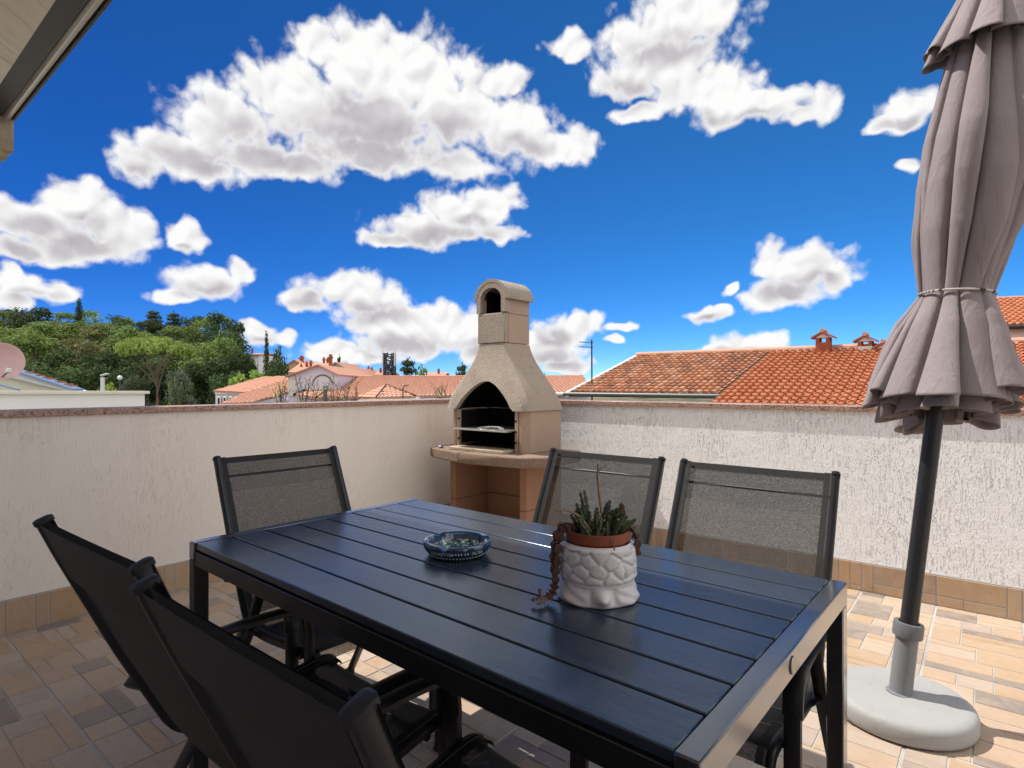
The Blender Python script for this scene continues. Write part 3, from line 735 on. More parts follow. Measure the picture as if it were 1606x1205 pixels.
# ------------------------------------------------------------------ ashtray
def glass(t): return t.n('BsdfPrincipled', {'Base Color': (.016, .055, .115, 1), 'Roughness': .04, 'IOR': 1.5, 'Specular IOR Level': .8, 'Transmission Weight': .25, 'Coat Weight': .6, 'Coat Roughness': .03})
M_GLASS = mat('dark_blue_glass', glass)
ac = Vector((-1.187, 1.203, .7405)); RA = .0985
ash = thing('ashtray', 'round dark blue glass ashtray with white lettering on the table', 'ashtray', ac)
mb = MB(); NA = 72
prof = [(.0, .0), (.070, 0), (.080, .004), (.0935, .015), (RA, .026), (RA, .036), (.0955, .040), (.081, .0395), (.0765, .036), (.073, .022), (.068, .011), (.0, .009)]
def notch(a): return max(math.exp(-((((a - q + math.pi) % (2 * math.pi)) - math.pi) / .10) ** 2) for q in (.9, .9 + 2.094, .9 + 4.189))
vs = []; fs = []
for r, z in prof:
    for k in range(NA):
        a = 2 * math.pi * k / NA; zz = z - (.011 * notch(a) if z > .034 else 0)
        vs.append(ac + Vector((r * math.cos(a), r * math.sin(a), zz)))
for i in range(len(prof) - 1):
    for k in range(NA): fs.append([i * NA + k, i * NA + (k + 1) % NA, (i + 1) * NA + (k + 1) % NA, (i + 1) * NA + k])
mb.add(vs, fs); mb.build('bowl', M_GLASS, ash)
def cutgl(t):
    ck = t.n('SeparateXYZ', {0: t.obj}); a = t.math('ARCTAN2', ck.outputs[1], ck.outputs[0])
    k = t.n('TexVoronoi', {'Vector': t.obj, 'Scale': 170.0}).outputs['Color']; kk = t.n('SeparateColor', {0: k}).outputs[0]
    return pbr(t, t.ramp(kk, [(0, (.01, .05, .06)), (.45, (.05, .16, .16)), (.72, (.35, .52, .45)), (.86, (.75, .85, .80))], 'CONSTANT'), .08, t.bump(kk, .004), .8)
M_CUT = mat('cut_glass_pattern', cutgl)
mb = MB(); mb.lathe([(.0722, .0215), (.0672, .0115), (.0, .0097)], 48, ac, caps=False); mb.build('cut_pattern', M_CUT, ash)
mb = MB()
for k in range(54):
    a = 2 * math.pi * k / 54; mb.box(ac + Vector((.0822 * math.cos(a), .0822 * math.sin(a), .0052)), (.004, .0048, .004), Matrix.Rotation(a, 3, 'Z'), .001)
beads = mb.build('beaded_foot', plain('frosted_glass', (.35, .55, .50), .15, .8), ash); beads['kind'] = 'stuff'
def wrap_text(s, size, r0, r1, z0_, a0):
    cu = bpy.data.curves.new('lettering', 'FONT'); cu.body = s; cu.size = size; cu.align_x = 'CENTER'; cu.resolution_u = 3
    o = bpy.data.objects.new('lettering', cu); COL.objects.link(o)
    dg = bpy.context.evaluated_depsgraph_get(); me = o.evaluated_get(dg).to_mesh()
    mb = MB(); vs = []
    for v in me.vertices:
        h = v.co.y / .012; h = min(max(h, -.2), 1.2)
        z = z0_ + v.co.y; r = r0 + (r1 - r0) * h + .0006; a = a0 + v.co.x / r
        vs.append(ac + Vector((r * math.cos(a), r * math.sin(a), z)))
    mb.add(vs, [tuple(p.vertices) for p in me.polygons])
    o.evaluated_get(dg).to_mesh_clear(); bpy.data.objects.remove(o); bpy.data.curves.remove(cu)
    return mb
M_INK = plain('white_print', (.78, .78, .74), .5)
toward = math.atan2(-ac.y, -ac.x)
wrap_text('CIGARETTES', .0125, .0945, .0985, .0160, toward - .50).build('lettering', M_INK, ash)
wrap_text('FILTER', .0125, .0945, .0985, .0160, toward + .62).build('lettering', M_INK, ash)
mb = MB()
for q in (-.13, -.05, .03, .11, .22, .30):
    a = toward + q; mb.box(ac + Vector((.0972 * math.cos(a), .0972 * math.sin(a), .0215)), (.0012, .0022, .005), Matrix.Rotation(a, 3, 'Z'))
mb.build('printed_tick', M_INK, ash)

# ------------------------------------------------------------------ turtle planter with a stapelia
pc = Vector((-.700, 1.168, .7405))
pot = thing('plant_pot', 'white ceramic turtle planter holding a small terracotta pot of dark green succulents', 'plant pot', pc)
def ceramic(t):
    return t.n('BsdfPrincipled', {'Base Color': t.mix(t.noise(t.obj, 20, 4), (.66, .61, .60), (.76, .72, .71)), 'Roughness': .34, 'Specular IOR Level': .45, 'Normal': t.bump(t.noise(t.obj, 160, 2), .0004), 'Subsurface Weight': .0})
M_CER = mat('white_glazed_ceramic', ceramic)
gp = random.Random(11)
cells = []
for row in range(4):
    for k in range(13 + row % 2): cells.append(((k + (row % 2) * .5 + gp.uniform(-.28, .28)) / 13.5 * 2 * math.pi, .052 + row * .0225 + gp.uniform(-.006, .006), gp.uniform(.8, 1.15)))
FACE = math.atan2(-pc.y, -pc.x) + .14         # the turtle's head looks this way
def angd(a, b): return (a - b + math.pi) % (2 * math.pi) - math.pi
def pot_r(a, z):
    b = .0795 + .0055 * math.sin(math.pi * min(1, z / .128))
    if z > .122: return b * .985 - (z - .122) * .25
    if z > .047:
        ds = sorted(math.hypot(angd(a, ca) * .08, (z - cz) * 1.05) / k for ca, cz, k in cells)
        e = min(1, max(0, (ds[1] - ds[0] - .0008) / .0125)); return b + .0052 * math.sqrt(1 - (1 - e) ** 2) * min(1, (z - .047) / .006) * min(1, (.126 - z) / .005)
    if z > .040: return .0845                                   # rope band
    f = (.040 - z) / .040
    r = .082 + .010 * f ** .6
    d = angd(a, FACE)
    r += .024 * math.exp(-(d / .15) ** 2 - ((z - .022) / .013) ** 2) - .006 * math.exp(-((abs(d) - .30) / .08) ** 2 - ((z - .020) / .018) ** 2)          # head
    for q in (-.95, 1.0): r += .007 * math.exp(-((d - q) / .42) ** 2 - ((z - .012) / .014) ** 2)   # flippers
    r += .0015 * math.sin(d * 9 + z * 260) * (1 if abs(d) > .4 else 0)
    return r if z > .004 else r - .004 * (1 - z / .004)
mb = MB(); NZ = 58; NAz = 144
mb.grid(lambda u, v: pc + Vector((pot_r(2 * math.pi * u, v * .128) * math.cos(2 * math.pi * u), pot_r(2 * math.pi * u, v * .128) * math.sin(2 * math.pi * u), v * .128)), NAz, NZ, closed=True)
nb = (NZ - 1) * NAz
mb.v += [tuple(pc + Vector((.072 * math.cos(2 * math.pi * k / NAz), .072 * math.sin(2 * math.pi * k / NAz), .122))) for k in range(NAz)]
for k in range(NAz): mb.f.append((nb + k, nb + (k + 1) % NAz, nb + NAz + (k + 1) % NAz, nb + NAz + k)); mb.t.append(.5)
mb.build('turtle_planter', M_CER, pot, smooth=70)
mb = MB(); mb.lathe([(.060, .09), (.068, .128), (.0695, .130), (.0725, .131), (.0735, .150), (.0735, .153), (.0705, .153), (.069, .146), (.0, .143)], 56, pc, caps=False)
mb.build('terracotta_pot', plain('orange_plastic_terracotta', (.30, .075, .035), .5, .4), pot)
mb = MB(); mb.lathe([(.0688, .1445), (.03, .149), (.0, .147)], 24, pc, caps=False); mb.build('soil', plain('potting_soil', (.035, .022, .015), .95, .1, 0, .5, 60, .004), pot)
M_SUC = plain('dark_green_succulent', (.075, .095, .045), .6, .3, 0, .45, 30); M_DRY = plain('dry_brown_stem', (.12, .062, .045), .85, .2, 0, .4, 40); M_TWIG = plain('pale_dry_twig', (.30, .20, .13), .85, .2, 0, .3, 40)
def stem(pts, r, teeth, size, gg):
    """a four-angled toothed succulent stem"""
    mb = MB(); P_ = smooth_path(pts, 8); n = len(P_); vs = []; fs = []; SEG = 8
    for i, p in enumerate(P_):
        d = (P_[min(i + 1, n - 1)] - P_[max(i - 1, 0)]).normalized(); a_ = d.orthogonal().normalized() if abs(d.z) < .95 else Vector((1, 0, 0)).cross(d).normalized(); b_ = d.cross(a_)
        tp = min(1, (n - 1 - i) / 3 + .25)
        for k in range(SEG):
            an = 2 * math.pi * k / SEG; rr = r * tp * (1.18 if k % 2 == 0 else .66) * (1 + (.45 * math.sin(i * teeth) if k % 2 == 0 else 0))
            vs.append(p + a_ * rr * math.cos(an) + b_ * rr * math.sin(an))
    for i in range(n - 1):
        for k in range(SEG): fs.append([i * SEG + k, i * SEG + (k + 1) % SEG, (i + 1) * SEG + (k + 1) % SEG, (i + 1) * SEG + k])
    fs += [list(range(SEG))[::-1], [(n - 1) * SEG + k for k in range(SEG)]]
    return mb.add(vs, fs)
# directions seen from the camera: r = to the right, f = away
rt = Vector((math.cos(YAW), math.sin(YAW), 0)); fwv = Vector((-math.sin(YAW), math.cos(YAW), 0))
def q_(r_, f_, z_): return pc + rt * r_ + fwv * f_ + Vector((0, 0, z_))
gs = random.Random(5)
for k in range(40):
    a = gs.uniform(0, 2 * math.pi); d = .058 * math.sqrt(gs.random()); r0, f0 = d * math.cos(a), d * math.sin(a)
    h = gs.uniform(.030, .064) * (1.1 if f0 > 0 else .85) + (.028 if k in (3, 9) else 0)
    ln = r0 * .45 + gs.uniform(-.012, .012)
    stem([q_(r0, f0, .142), q_(r0 + ln * .4, f0, .142 + h * .5), q_(r0 + ln, f0 + gs.uniform(-.01, .01), .142 + h)], gs.uniform(.0036, .0046), 2.3, 1, gs).build('succulent_stem', M_SUC, pot)
for pts, r in (([(-.055, -.01, .146), (-.075, -.02, .160), (-.092, -.028, .125), (-.097, -.030, .075), (-.100, -.035, .040), (-.108, -.045, .018), (-.125, -.055, .010)], .0074),
               ([(-.050, .0, .146), (-.080, -.012, .165), (-.100, -.02, .13), (-.104, -.024, .08), (-.098, -.03, .03)], .0062),
               ([(.055, -.01, .146), (.075, -.016, .158), (.088, -.02, .130), (.090, -.022, .095)], .0058)):
    stem([q_(*p) for p in pts], r, 1.5, 1, gs).build('hanging_stem', M_DRY, pot)
for pts, r in (([(-.12, -.055, .011), (-.14, -.062, .013), (-.155, -.06, .009)], .0042), ([(-.13, -.058, .012), (-.136, -.06, .026), (-.133, -.055, .034)], .0035), ([(-.125, -.07, .008), (-.145, -.078, .007)], .004)):
    stem([q_(*p) for p in pts], r, 1.7, 1, gs).build('dried_tip', plain('grey_dried_flower', (.20, .15, .13), .9, .1, 0, .5, 60) if 'grey_dried_flower' not in bpy.data.materials else bpy.data.materials['grey_dried_flower'], pot)
mb = MB(); mb.tube(smooth_path([q_(.006, 0, .145), q_(.010, 0, .19), q_(.004, 0, .24), q_(.001, 0, .285), q_(.003, .0, .303)], 4), [.0034] * 8 + [.0028] * 5 + [.0022] * 4, 7)
tw = mb.build('dry_twig', M_TWIG, pot)
mb = MB(); mb.tube(smooth_path([q_(.002, 0, .284), q_(.010, 0, .292), q_(.022, 0, .297)], 3), [.002, .0018, .0018, .0016, .0014, .0014, .001], 6); mb.build('side_shoot', M_TWIG, tw)
mb = MB(); mb.tube(smooth_path([q_(-.018, -.02, .150), q_(-.040, -.03, .182), q_(-.066, -.035, .200), q_(-.098, -.038, .203)], 4), [.0034] * 6 + [.0028] * 4 + [.002] * 3, 7); mb.build('dry_twig', M_TWIG, pot)
for p0, p1 in (((-.085, -.037, .203), (-.088, -.037, .194)), ((-.094, -.038, .203), (-.100, -.038, .208)), ((.024, -.068, .150), (.020, -.074, .138)), ((.026, -.070, .148), (.028, -.0755, .118))):
    mb = MB(); mb.tube([q_(*p0), q_(*p1)], .0014, 5); mb.build('dry_twig', M_TWIG, pot)
mb = MB(); 
stem([q_(.048, .01, .15), q_(.058, .012, .175), q_(.062, .012, .205)], .0058, 1.8, 1, gs).build('succulent_stem', M_DRY, pot)

# ------------------------------------------------------------------ parasol in its base
pb = Vector((-.252, 2.590, 0))
base = thing('parasol_stand', 'round pale grey parasol base with an upright tube and collar', 'parasol base', pb)
def resin(t):
    n = t.noise(t.obj, 5, 5, .65); d = t.noise(t.obj, 38, 4, .6)
    c = t.mix(n, (.31, .31, .305), (.39, .39, .385)); c = t.mix(t.sstep(d, .56, .75, 0, .35), c, (.24, .20, .15))
    return pbr(t, c, .62, t.bump(t.noise(t.obj, 120, 3), .0006), .35)
M_CONC = mat('pale_grey_resin', resin); M_TUBE = plain('grey_plastic_tube', (.20, .205, .215), .45, .5, 0, .08)
mb = MB(); mb.lathe([(0, .004), (.222, .004), (.229, .008), (.233, .02), (.233, .052), (.228, .066), (.217, .075), (.200, .0790), (.06, .0825), (.052, .0845), (.05, .0845), (0, .0845)], 96, pb, caps=False); mb.build('disc', M_CONC, base, smooth=50)
LEAN = Vector((.0975, .0785, 1)); AX = LEAN.normalized()
def axis(z): return Vector((pb.x, pb.y, .08)) + LEAN * (z - .08)
rotA = Vector((0, 0, 1)).rotation_difference(AX).to_matrix()
L_ = lambda z: (z - .08) / AX.z      # distance along the leaning axis for a height
mb = MB(); mb.lathe([(.046, -.006), (.046, .004), (.0375, .008), (.0365, L_(.325)), (0, L_(.325))], 40, axis(.08), rotA, caps=False); mb.build('tube', M_TUBE, base)
mb = MB(); mb.lathe([(.0375, L_(.29)), (.0475, L_(.292)), (.0490, L_(.30)), (.0490, L_(.335)), (.0465, L_(.343)), (.034, L_(.343)), (.032, L_(.33))], 40, axis(.08), rotA, caps=False); mb.build('collar', plain('grey_plastic_collar', (.15, .155, .165), .5), base)
par = thing('parasol', 'closed taupe parasol tied with a cord on a leaning black pole', 'parasol', axis(.09))
mb = MB(); mb.lathe([(.029, L_(.12)), (.029, L_(2.85)), (0, L_(2.85))], 32, axis(.08), rotA, caps=True); mb.build('pole', mat('black_pole', lambda t: pbr(t, t.mix(t.noise(t.pos, 9, 3), (.016, .017, .020), (.026, .027, .031)), .36, None, .5)), par)
def fabric(t):
    n = t.noise(t.obj, 6, 4); wv = t.noise(t.vmath('MULTIPLY', t.obj, (1, 1, 1)), 700, 2)
    c = t.mix(n, (.31, .263, .268), (.385, .33, .335))
    b = pbr(t, c, .85, t.bump(t.math('ADD', t.noise(t.vmath('MULTIPLY', t.obj, (1, 1, .28)), 24, 4, .55, 1.2), t.math('MULTIPLY', wv, .12)), .006), .15)
    tl = t.n('BsdfTranslucent', {0: (.34, .23, .19, 1)})
    return t.n('MixShader', {0: .16, 1: b, 2: tl})
M_FAB = mat('taupe_parasol_cloth', fabric)
gc = random.Random(3); NP = 15
wd = [gc.uniform(.38, 1.75) for _ in range(NP)]; tot = sum(wd); cum = [sum(wd[:k]) / tot for k in range(NP + 1)]
am = [gc.uniform(.3, 1.65) for _ in range(NP)]; ph = [gc.uniform(0, 6.28) for _ in range(NP)]; ly = [gc.uniform(-1, 1.2) for _ in range(NP)]; ln_ = [gc.uniform(-.045, .045) for _ in range(NP)]
camdir = Vector((-pb.x, -pb.y)).normalized()
def lerp_tab(tab, z):
    for (a, va), (b, vb) in zip(tab, tab[1:]):
        if z <= b: f = max(0, (z - a) / (b - a)); return va + (vb - va) * f
    return tab[-1][1]
def canopy(tabR, tabA, tabS, zlo, zhi, tilt, nz, seed, twist=.0, per=26):
    """a gathered cloth: pleats with round outer folds and pinched creases, laid over each other"""
    def f(u, v):
        z = zlo + (zhi - zlo) * v
        i = int(round(u * NP * per)) % (NP * per); k = i // per; fr = (i % per) / per
        w_ = (cum[k + 1] - cum[k]); th = 2 * math.pi * (cum[k] + w_ * fr)
        m = am[k] * (1 + .45 * math.sin(z * 5.2 + ph[k])) * (.55 + .45 * math.sin(z * 2.1 + ph[k] * 2) ** 2 + .25)
        A = lerp_tab(tabA, z); S = lerp_tab(tabS, z)
        prof = math.sin(math.pi * fr) ** .62
        r = lerp_tab(tabR, z) * (1 - A + A * 1.9 * prof * (.55 + .45 * m) + .02 * math.sin(2 * th + z * 3 + seed))
        an = th + 2 * math.pi * w_ * (-S * .20 * math.sin(2 * math.pi * fr) + S * .38 * ly[k] * prof) + twist * (z - zlo)
        x, y = r * math.cos(an), r * math.sin(an)
        lift = (x * camdir.x + y * camdir.y) * tilt * (1 - v) ** 2 + ln_[k] * prof * (1 - v) ** 4
        c = axis(z + lift); return Vector((c.x + x + .019, c.y + y + .015, c.z))
    mb = MB(); mb.grid(f, NP * per, nz, closed=True); return mb
mb = canopy([(1.10, .212), (1.50, .112), (1.562, .098), (1.62, .105), (1.80, .128), (1.98, .138), (2.15, .132), (2.35, .108), (2.8, .05)],
            [(1.10, .24), (1.45, .25), (1.562, .12), (1.75, .25), (2.1, .30), (2.8, .15)],
            [(1.10, 1.5), (1.45, 1.2), (1.562, .7), (1.8, 1.2), (2.2, 1.3), (2.8, .6)], 1.165, 2.8, .20, 150, 2)
cn = mb.build('canopy', M_FAB, par, smooth=180)
md = cn.modifiers.new('Solidify', 'SOLIDIFY'); md.thickness = .0012; md.offset = 0
mb = canopy([(1.05, .150), (1.30, .120), (1.54, .060)], [(1.05, .40), (1.54, .2)], [(1.05, 1.7), (1.54, .8)], 1.11, 1.53, .30, 40, 5, .6, 20)
inn_ = mb.build('inner_fold', M_FAB, par, smooth=180)
md = inn_.modifiers.new('Solidify', 'SOLIDIFY'); md.thickness = .0012; md.offset = 0
mb = canopy([(2.40, .172), (2.7, .085), (3.1, .03)], [(2.40, .26), (2.7, .2), (3.1, .05)], [(2.40, 1.6), (2.7, 1.2), (3.1, .3)], 2.47, 3.1, .10, 60, 9, .4)
vn = mb.build('top_vent', M_FAB, par, smooth=180)
md = vn.modifiers.new('Solidify', 'SOLIDIFY'); md.thickness = .0012; md.offset = 0
def cordm(t):
    u = t.n('SeparateXYZ', {0: t.obj}); a = t.math('ARCTAN2', u.outputs[1], u.outputs[0])
    s_ = t.math('SINE', t.math('MULTIPLY', a, 46.0)); k = t.sstep(s_, .35, .55)
    return pbr(t, t.mix(k, (.55, .51, .46), (.05, .05, .06)), .8, t.bump(t.noise(t.obj, 300, 2), .002), .2)
cz = axis(1.562) + Vector((.019, .015, 0)); mb = MB()
mb.tube([cz + rotA @ Vector((.1150 * math.cos(2 * math.pi * k / 72), .1150 * math.sin(2 * math.pi * k / 72), .006 * math.sin(2 * math.pi * k / 72 + 1))) for k in range(73)], .0042, 8)
mb.v = [tuple(Vector(p)) for p in mb.v]
cord = mb.build('tie_cord', mat('twisted_cord', cordm), par)
# ------------------------------------------------------------------ ground and hill
GZ = -6.0
gr_ = MB(); n = 48
gr_.grid(lambda a, b: Vector((-3000 + 6000 * a, -3000 + 6000 * b, GZ)), 13, 13)
def groundm(t):
    n = t.noise(t.pos, .09, 5, .6); m = t.noise(t.pos, 1.6, 4, .6)
    c = t.mix(t.sstep(n, .42, .58), (.05, .065, .025), (.20, .17, .125)); c = t.mix(t.math('MULTIPLY', m, .5), c, (.09, .085, .05))
    return pbr(t, c, .95, None, .1)
tag(gr_.build('ground', mat('ground_earth_and_grass', groundm)), kind='structure', label='ground of the town below the terrace')
RT = Vector((math.cos(YAW), math.sin(YAW), 0)); FW = Vector((-math.sin(YAW), math.cos(YAW), 0))
def world(cx, d, z): p = RT * cx + FW * d; return Vector((p.x, p.y, z))
def ss(x, a, b): x = min(1, max(0, (x - a) / (b - a))); return x * x * (3 - 2 * x)
def hill_h(cx, d):
    k = ss(d, 62, 118) * (1 - ss(d, 150, 230)); l = 1 - ss(cx, -62 * d / 112, -36 * d / 112)
    l *= ss(cx, -260, -170)
    return GZ - .3 + 14.5 * k * l
mb = MB(); mb.grid(lambda a, b: world(-270 + 250 * a, 55 + 180 * b, hill_h(-270 + 250 * a, 55 + 180 * b)), 50, 40)
tag(mb.build('hill', plain('dark_wood_floor', (.030, .042, .016), .95, .1, 0, .5, .6), smooth=180), kind='structure', label='wooded hill beyond the shaded parapet')

# ------------------------------------------------------------------ trees
def leafm(name, c0, c1, c2):
    def f(t):
        c = t.ramp(t.tint, [(0, c0), (.5, c1), (1, c2)])
        rnd = t.n('ObjectInfo').outputs['Random']                  # every tree has its own tone
        c = t.n('HueSaturation', {'Hue': t.math('MULTIPLY_ADD', rnd, .03, .482), 'Saturation': .90, 'Value': t.math('MULTIPLY_ADD', rnd, .80, .92), 'Color': c}).outputs[0]
        b = pbr(t, c, .75, None, .12); tl = t.n('BsdfTranslucent', {0: t.mix(.5, c, tuple(min(1, a * 1.5) for a in c2))})
        return t.n('MixShader', {0: .30, 1: b, 2: tl})
    return mat(name, f)
L_PINE = leafm('pine_needles', (.050, .085, .020), (.105, .160, .035), (.185, .245, .055))
L_UMB = leafm('bright_pine_needles', (.080, .135, .025), (.150, .225, .040), (.230, .310, .060))
L_DARK = leafm('dark_evergreen_leaves', (.018, .034, .013), (.038, .064, .022), (.080, .115, .036))
L_LIME = leafm('fresh_green_leaves', (.075, .130, .016), (.140, .225, .028), (.215, .315, .045))
L_GREY = leafm('grey_green_needles', (.045, .060, .038), (.085, .105, .065), (.13, .15, .09))
L_OLIV = leafm('olive_brown_needles', (.055, .060, .022), (.095, .098, .036), (.14, .135, .052))
M_BARK = plain('grey_brown_bark', (.16, .115, .085), .95, .1, 0, .4, 3)
def foliage(clumps, per, size, aspect, seed, up=.35):
    """quads scattered through each clump's shell; clumps: (centre, radii, tone)"""
    r = np.random.default_rng(seed); V = []; T_ = []
    for c, rad, tone in clumps:
        n = max(8, int(per * (rad[0] * rad[1] + rad[0] * rad[2]) / 2))
        d = r.normal(size=(n, 3)); d /= np.linalg.norm(d, axis=1)[:, None]
        k = (.45 + .6 * r.random((n, 1)) ** .6)
        lump = 1 + .22 * np.sin(d[:, :1] * 5 + seed) * np.cos(d[:, 1:2] * 4.3 + tone * 9)
        p = np.array(c) + d * k * lump * np.array(rad)
        nn = d * .8 + r.normal(size=(n, 3)) * .6 + np.array([0, 0, up]); nn /= np.linalg.norm(nn, axis=1)[:, None]
        a = np.cross(nn, r.normal(size=(n, 3))); a /= np.linalg.norm(a, axis=1)[:, None]; b = np.cross(nn, a)
        s = size * (.6 + .8 * r.random((n, 1)))
        a = a * s; b = b * s * aspect
        V.append(np.stack([p - a, p - b * 1.0, p + a, p + b], 1).reshape(-1, 3))
        T_.append(np.clip(tone + r.normal(size=n) * .16, 0, 1))
    V = np.concatenate(V); T_ = np.concatenate(T_); m = len(T_)
    me = bpy.data.meshes.new('crown'); me.vertices.add(len(V)); me.vertices.foreach_set('co', V.astype(np.float32).ravel())
    me.loops.add(4 * m); me.loops.foreach_set('vertex_index', np.arange(4 * m, dtype=np.int32))
    me.polygons.add(m); me.polygons.foreach_set('loop_start', np.arange(0, 4 * m, 4, dtype=np.int32))
    at_ = me.attributes.new('tint', 'FLOAT', 'FACE'); at_.data.foreach_set('value', T_.astype(np.float32))
    me.update(calc_edges=True); return me
def crown_clumps(kind, r):
    """clumps and limbs of a unit tree 10 m tall"""
    cl = []
    if kind in ('pine', 'olive'):
        for k in range(30):
            h = r.uniform(.30, .95) ** .85; w = .36 * math.sin(math.pi * min(.97, .18 + h * .78)) ** .8
            a = r.uniform(0, 6.28); d = w * math.sqrt(r.uniform(.15, 1))
            s = r.uniform(.75, 1.35); cl.append(((10 * d * math.cos(a), 10 * d * math.sin(a), 10 * h), (s * 1.15, s * 1.15, s * .72), r.uniform(.15, .85)))
        cl.append(((0, 0, 9.3), (.9, .9, .8), .6))
    elif kind == 'dark':
        for k in range(26):
            h = r.uniform(.18, .92); w = .33 * math.sin(math.pi * min(.98, .12 + h * .8)) ** .7; a = r.uniform(0, 6.28); d = w * math.sqrt(r.uniform(.1, 1)); s = r.uniform(.9, 1.6)
            cl.append(((10 * d * math.cos(a), 10 * d * math.sin(a), 10 * h), (s, s, s * .85), r.uniform(.1, .8)))
        cl.append(((.2, 0, 9.2), (.8, .8, .8), .5))
    elif kind == 'cedar':
        for lv in range(7):
            h = .34 + lv * .095; w = .30 * (1 - (h - .3) * 1.15)
            for k in range(6):
                a = k * 1.05 + lv * .5 + r.uniform(-.3, .3); d = w * r.uniform(.5, 1); cl.append(((10 * d * math.cos(a), 10 * d * math.sin(a), 10 * h + r.uniform(-.2, .2)), (1.0, 1.0, .32), r.uniform(.2, .8)))
        cl.append(((0, 0, 9.7), (.35, .35, .6), .6))
    elif kind == 'cypress':
        for k in range(22):
            h = k / 21; w = .55 * math.sin(math.pi * (.16 + .80 * h)) ** .7
            for q in range(3): a = q * 2.1 + k; cl.append(((w * .45 * math.cos(a), w * .45 * math.sin(a), .4 + 9.4 * h), (w * .8 + .12, w * .8 + .12, .55), r.uniform(.2, .7)))
    elif kind == 'umbrella':
        for k in range(58):
            a = r.uniform(0, 6.28); d = math.sqrt(r.uniform(0, 1)); R_ = 5.6 * d
            cl.append(((R_ * math.cos(a), R_ * math.sin(a), 8.95 - .75 * d * d + r.uniform(-.15, .15)), (.95, .95, .40), r.uniform(.25, .95)))
    elif kind == 'fig':
        for k in range(20):
            a = r.uniform(0, 6.28); d = 3.4 * math.sqrt(r.uniform(0, 1)); h = r.uniform(2.5, 9 - d * .6); s = r.uniform(.8, 1.5); cl.append(((d * math.cos(a), d * math.sin(a), h), (s, s, s * .8), r.uniform(.2, .95)))
    return cl
SPEC = {'pine': (L_PINE, 58, .26, .42), 'olive': (L_OLIV, 42, .26, .42), 'dark': (L_DARK, 60, .24, .6), 'cedar': (L_DARK, 90, .26, .4), 'cypress': (L_DARK, 130, .17, .5), 'umbrella': (L_UMB, 110, .24, .4), 'fig': (L_LIME, 60, .30, .8), 'grey': (L_GREY, 58, .24, .45)}
TREES = {}
def proto(kind, seed):
    if (kind, seed) in TREES: return TREES[kind, seed]
    r = random.Random(seed * 77 + len(kind)); m, per, size, asp = SPEC[kind]
    cl = crown_clumps('pine' if kind == 'grey' else kind, r)
    me = foliage(cl, per, size, asp, seed * 13 + len(kind)); me.materials.append(m)
    mb = MB()
    if kind == 'umbrella':
        mb.tube([(0, 0, -1), (.1, .05, 2.5), (.25, .1, 4.6), (.1, .1, 7.2)], [.30, .24, .20, .13], 10)
        for k in range(8):
            a = k * .785 + r.uniform(-.2, .2); d = r.uniform(2.2, 4.8); mb.tube(smooth_path([(.15, .1, 4.7 + .25 * k), (d * .45 * math.cos(a), d * .45 * math.sin(a), 6.9 + r.uniform(-.2, .4)), (d * math.cos(a), d * math.sin(a), 8.55 - .02 * d * d)], 3), [.085, .08, .07, .06, .05, .04, .03], 6)
    else:
        mb.tube([(0, 0, -1.2), (.12, 0, 3), (-.08, .1, 6), (0, 0, 9.0)], [.30, .24, .15, .05], 8)
        if kind not in ('cypress',):
            for c, rad, tn in cl[::3]:
                c = Vector(c); mb.tube([(0, 0, c.z * .62), (c.x * .5, c.y * .5, c.z * .86), c], [.10, .07, .03], 5)
    tm = mb.build('trunk', M_BARK)
    TREES[kind, seed] = (me, tm.data); bpy.data.objects.remove(tm); return TREES[kind, seed]
def tree(px, ytop, d, kind, wpx, label, name='tree', group=None, cat='tree', zb=None, seed=None):
    me, tm = proto(kind, seed if seed is not None else (int(px) // 7) % 3)
    top = at(px, ytop, d); cx = (px - 803) / FPX * d
    z0 = hill_h(cx, d) if zb is None else zb
    h = top.z - z0
    nat = {'pine': 7.6, 'olive': 7.6, 'grey': 7.6, 'dark': 7.4, 'cedar': 6.4, 'cypress': 1.9, 'umbrella': 12.6, 'fig': 8.2}[kind]
    sx = wpx / FPX * d / nat; sz = h / 10.0 if kind != 'umbrella' else h / 9.3
    o = thing(name, label, cat, (top.x, top.y, z0), rng.uniform(0, 6.28), group); o.scale = (sx, sx, sz)
    for nm, m in (('crown', me), ('trunk', tm)):
        c = bpy.data.objects.new(nm, m); COL.objects.link(c); c.parent = o
    return o
HG = 'trees on the wooded hill'
KL = {'pine': 'mid green pine tree among others on the wooded hill', 'dark': 'dark evergreen tree among others on the wooded hill', 'olive': 'thin olive brown pine among others on the wooded hill', 'grey': 'grey green conifer among others on the wooded hill', 'fig': 'fresh green broadleaf tree among the darker trees on the wooded hill'}
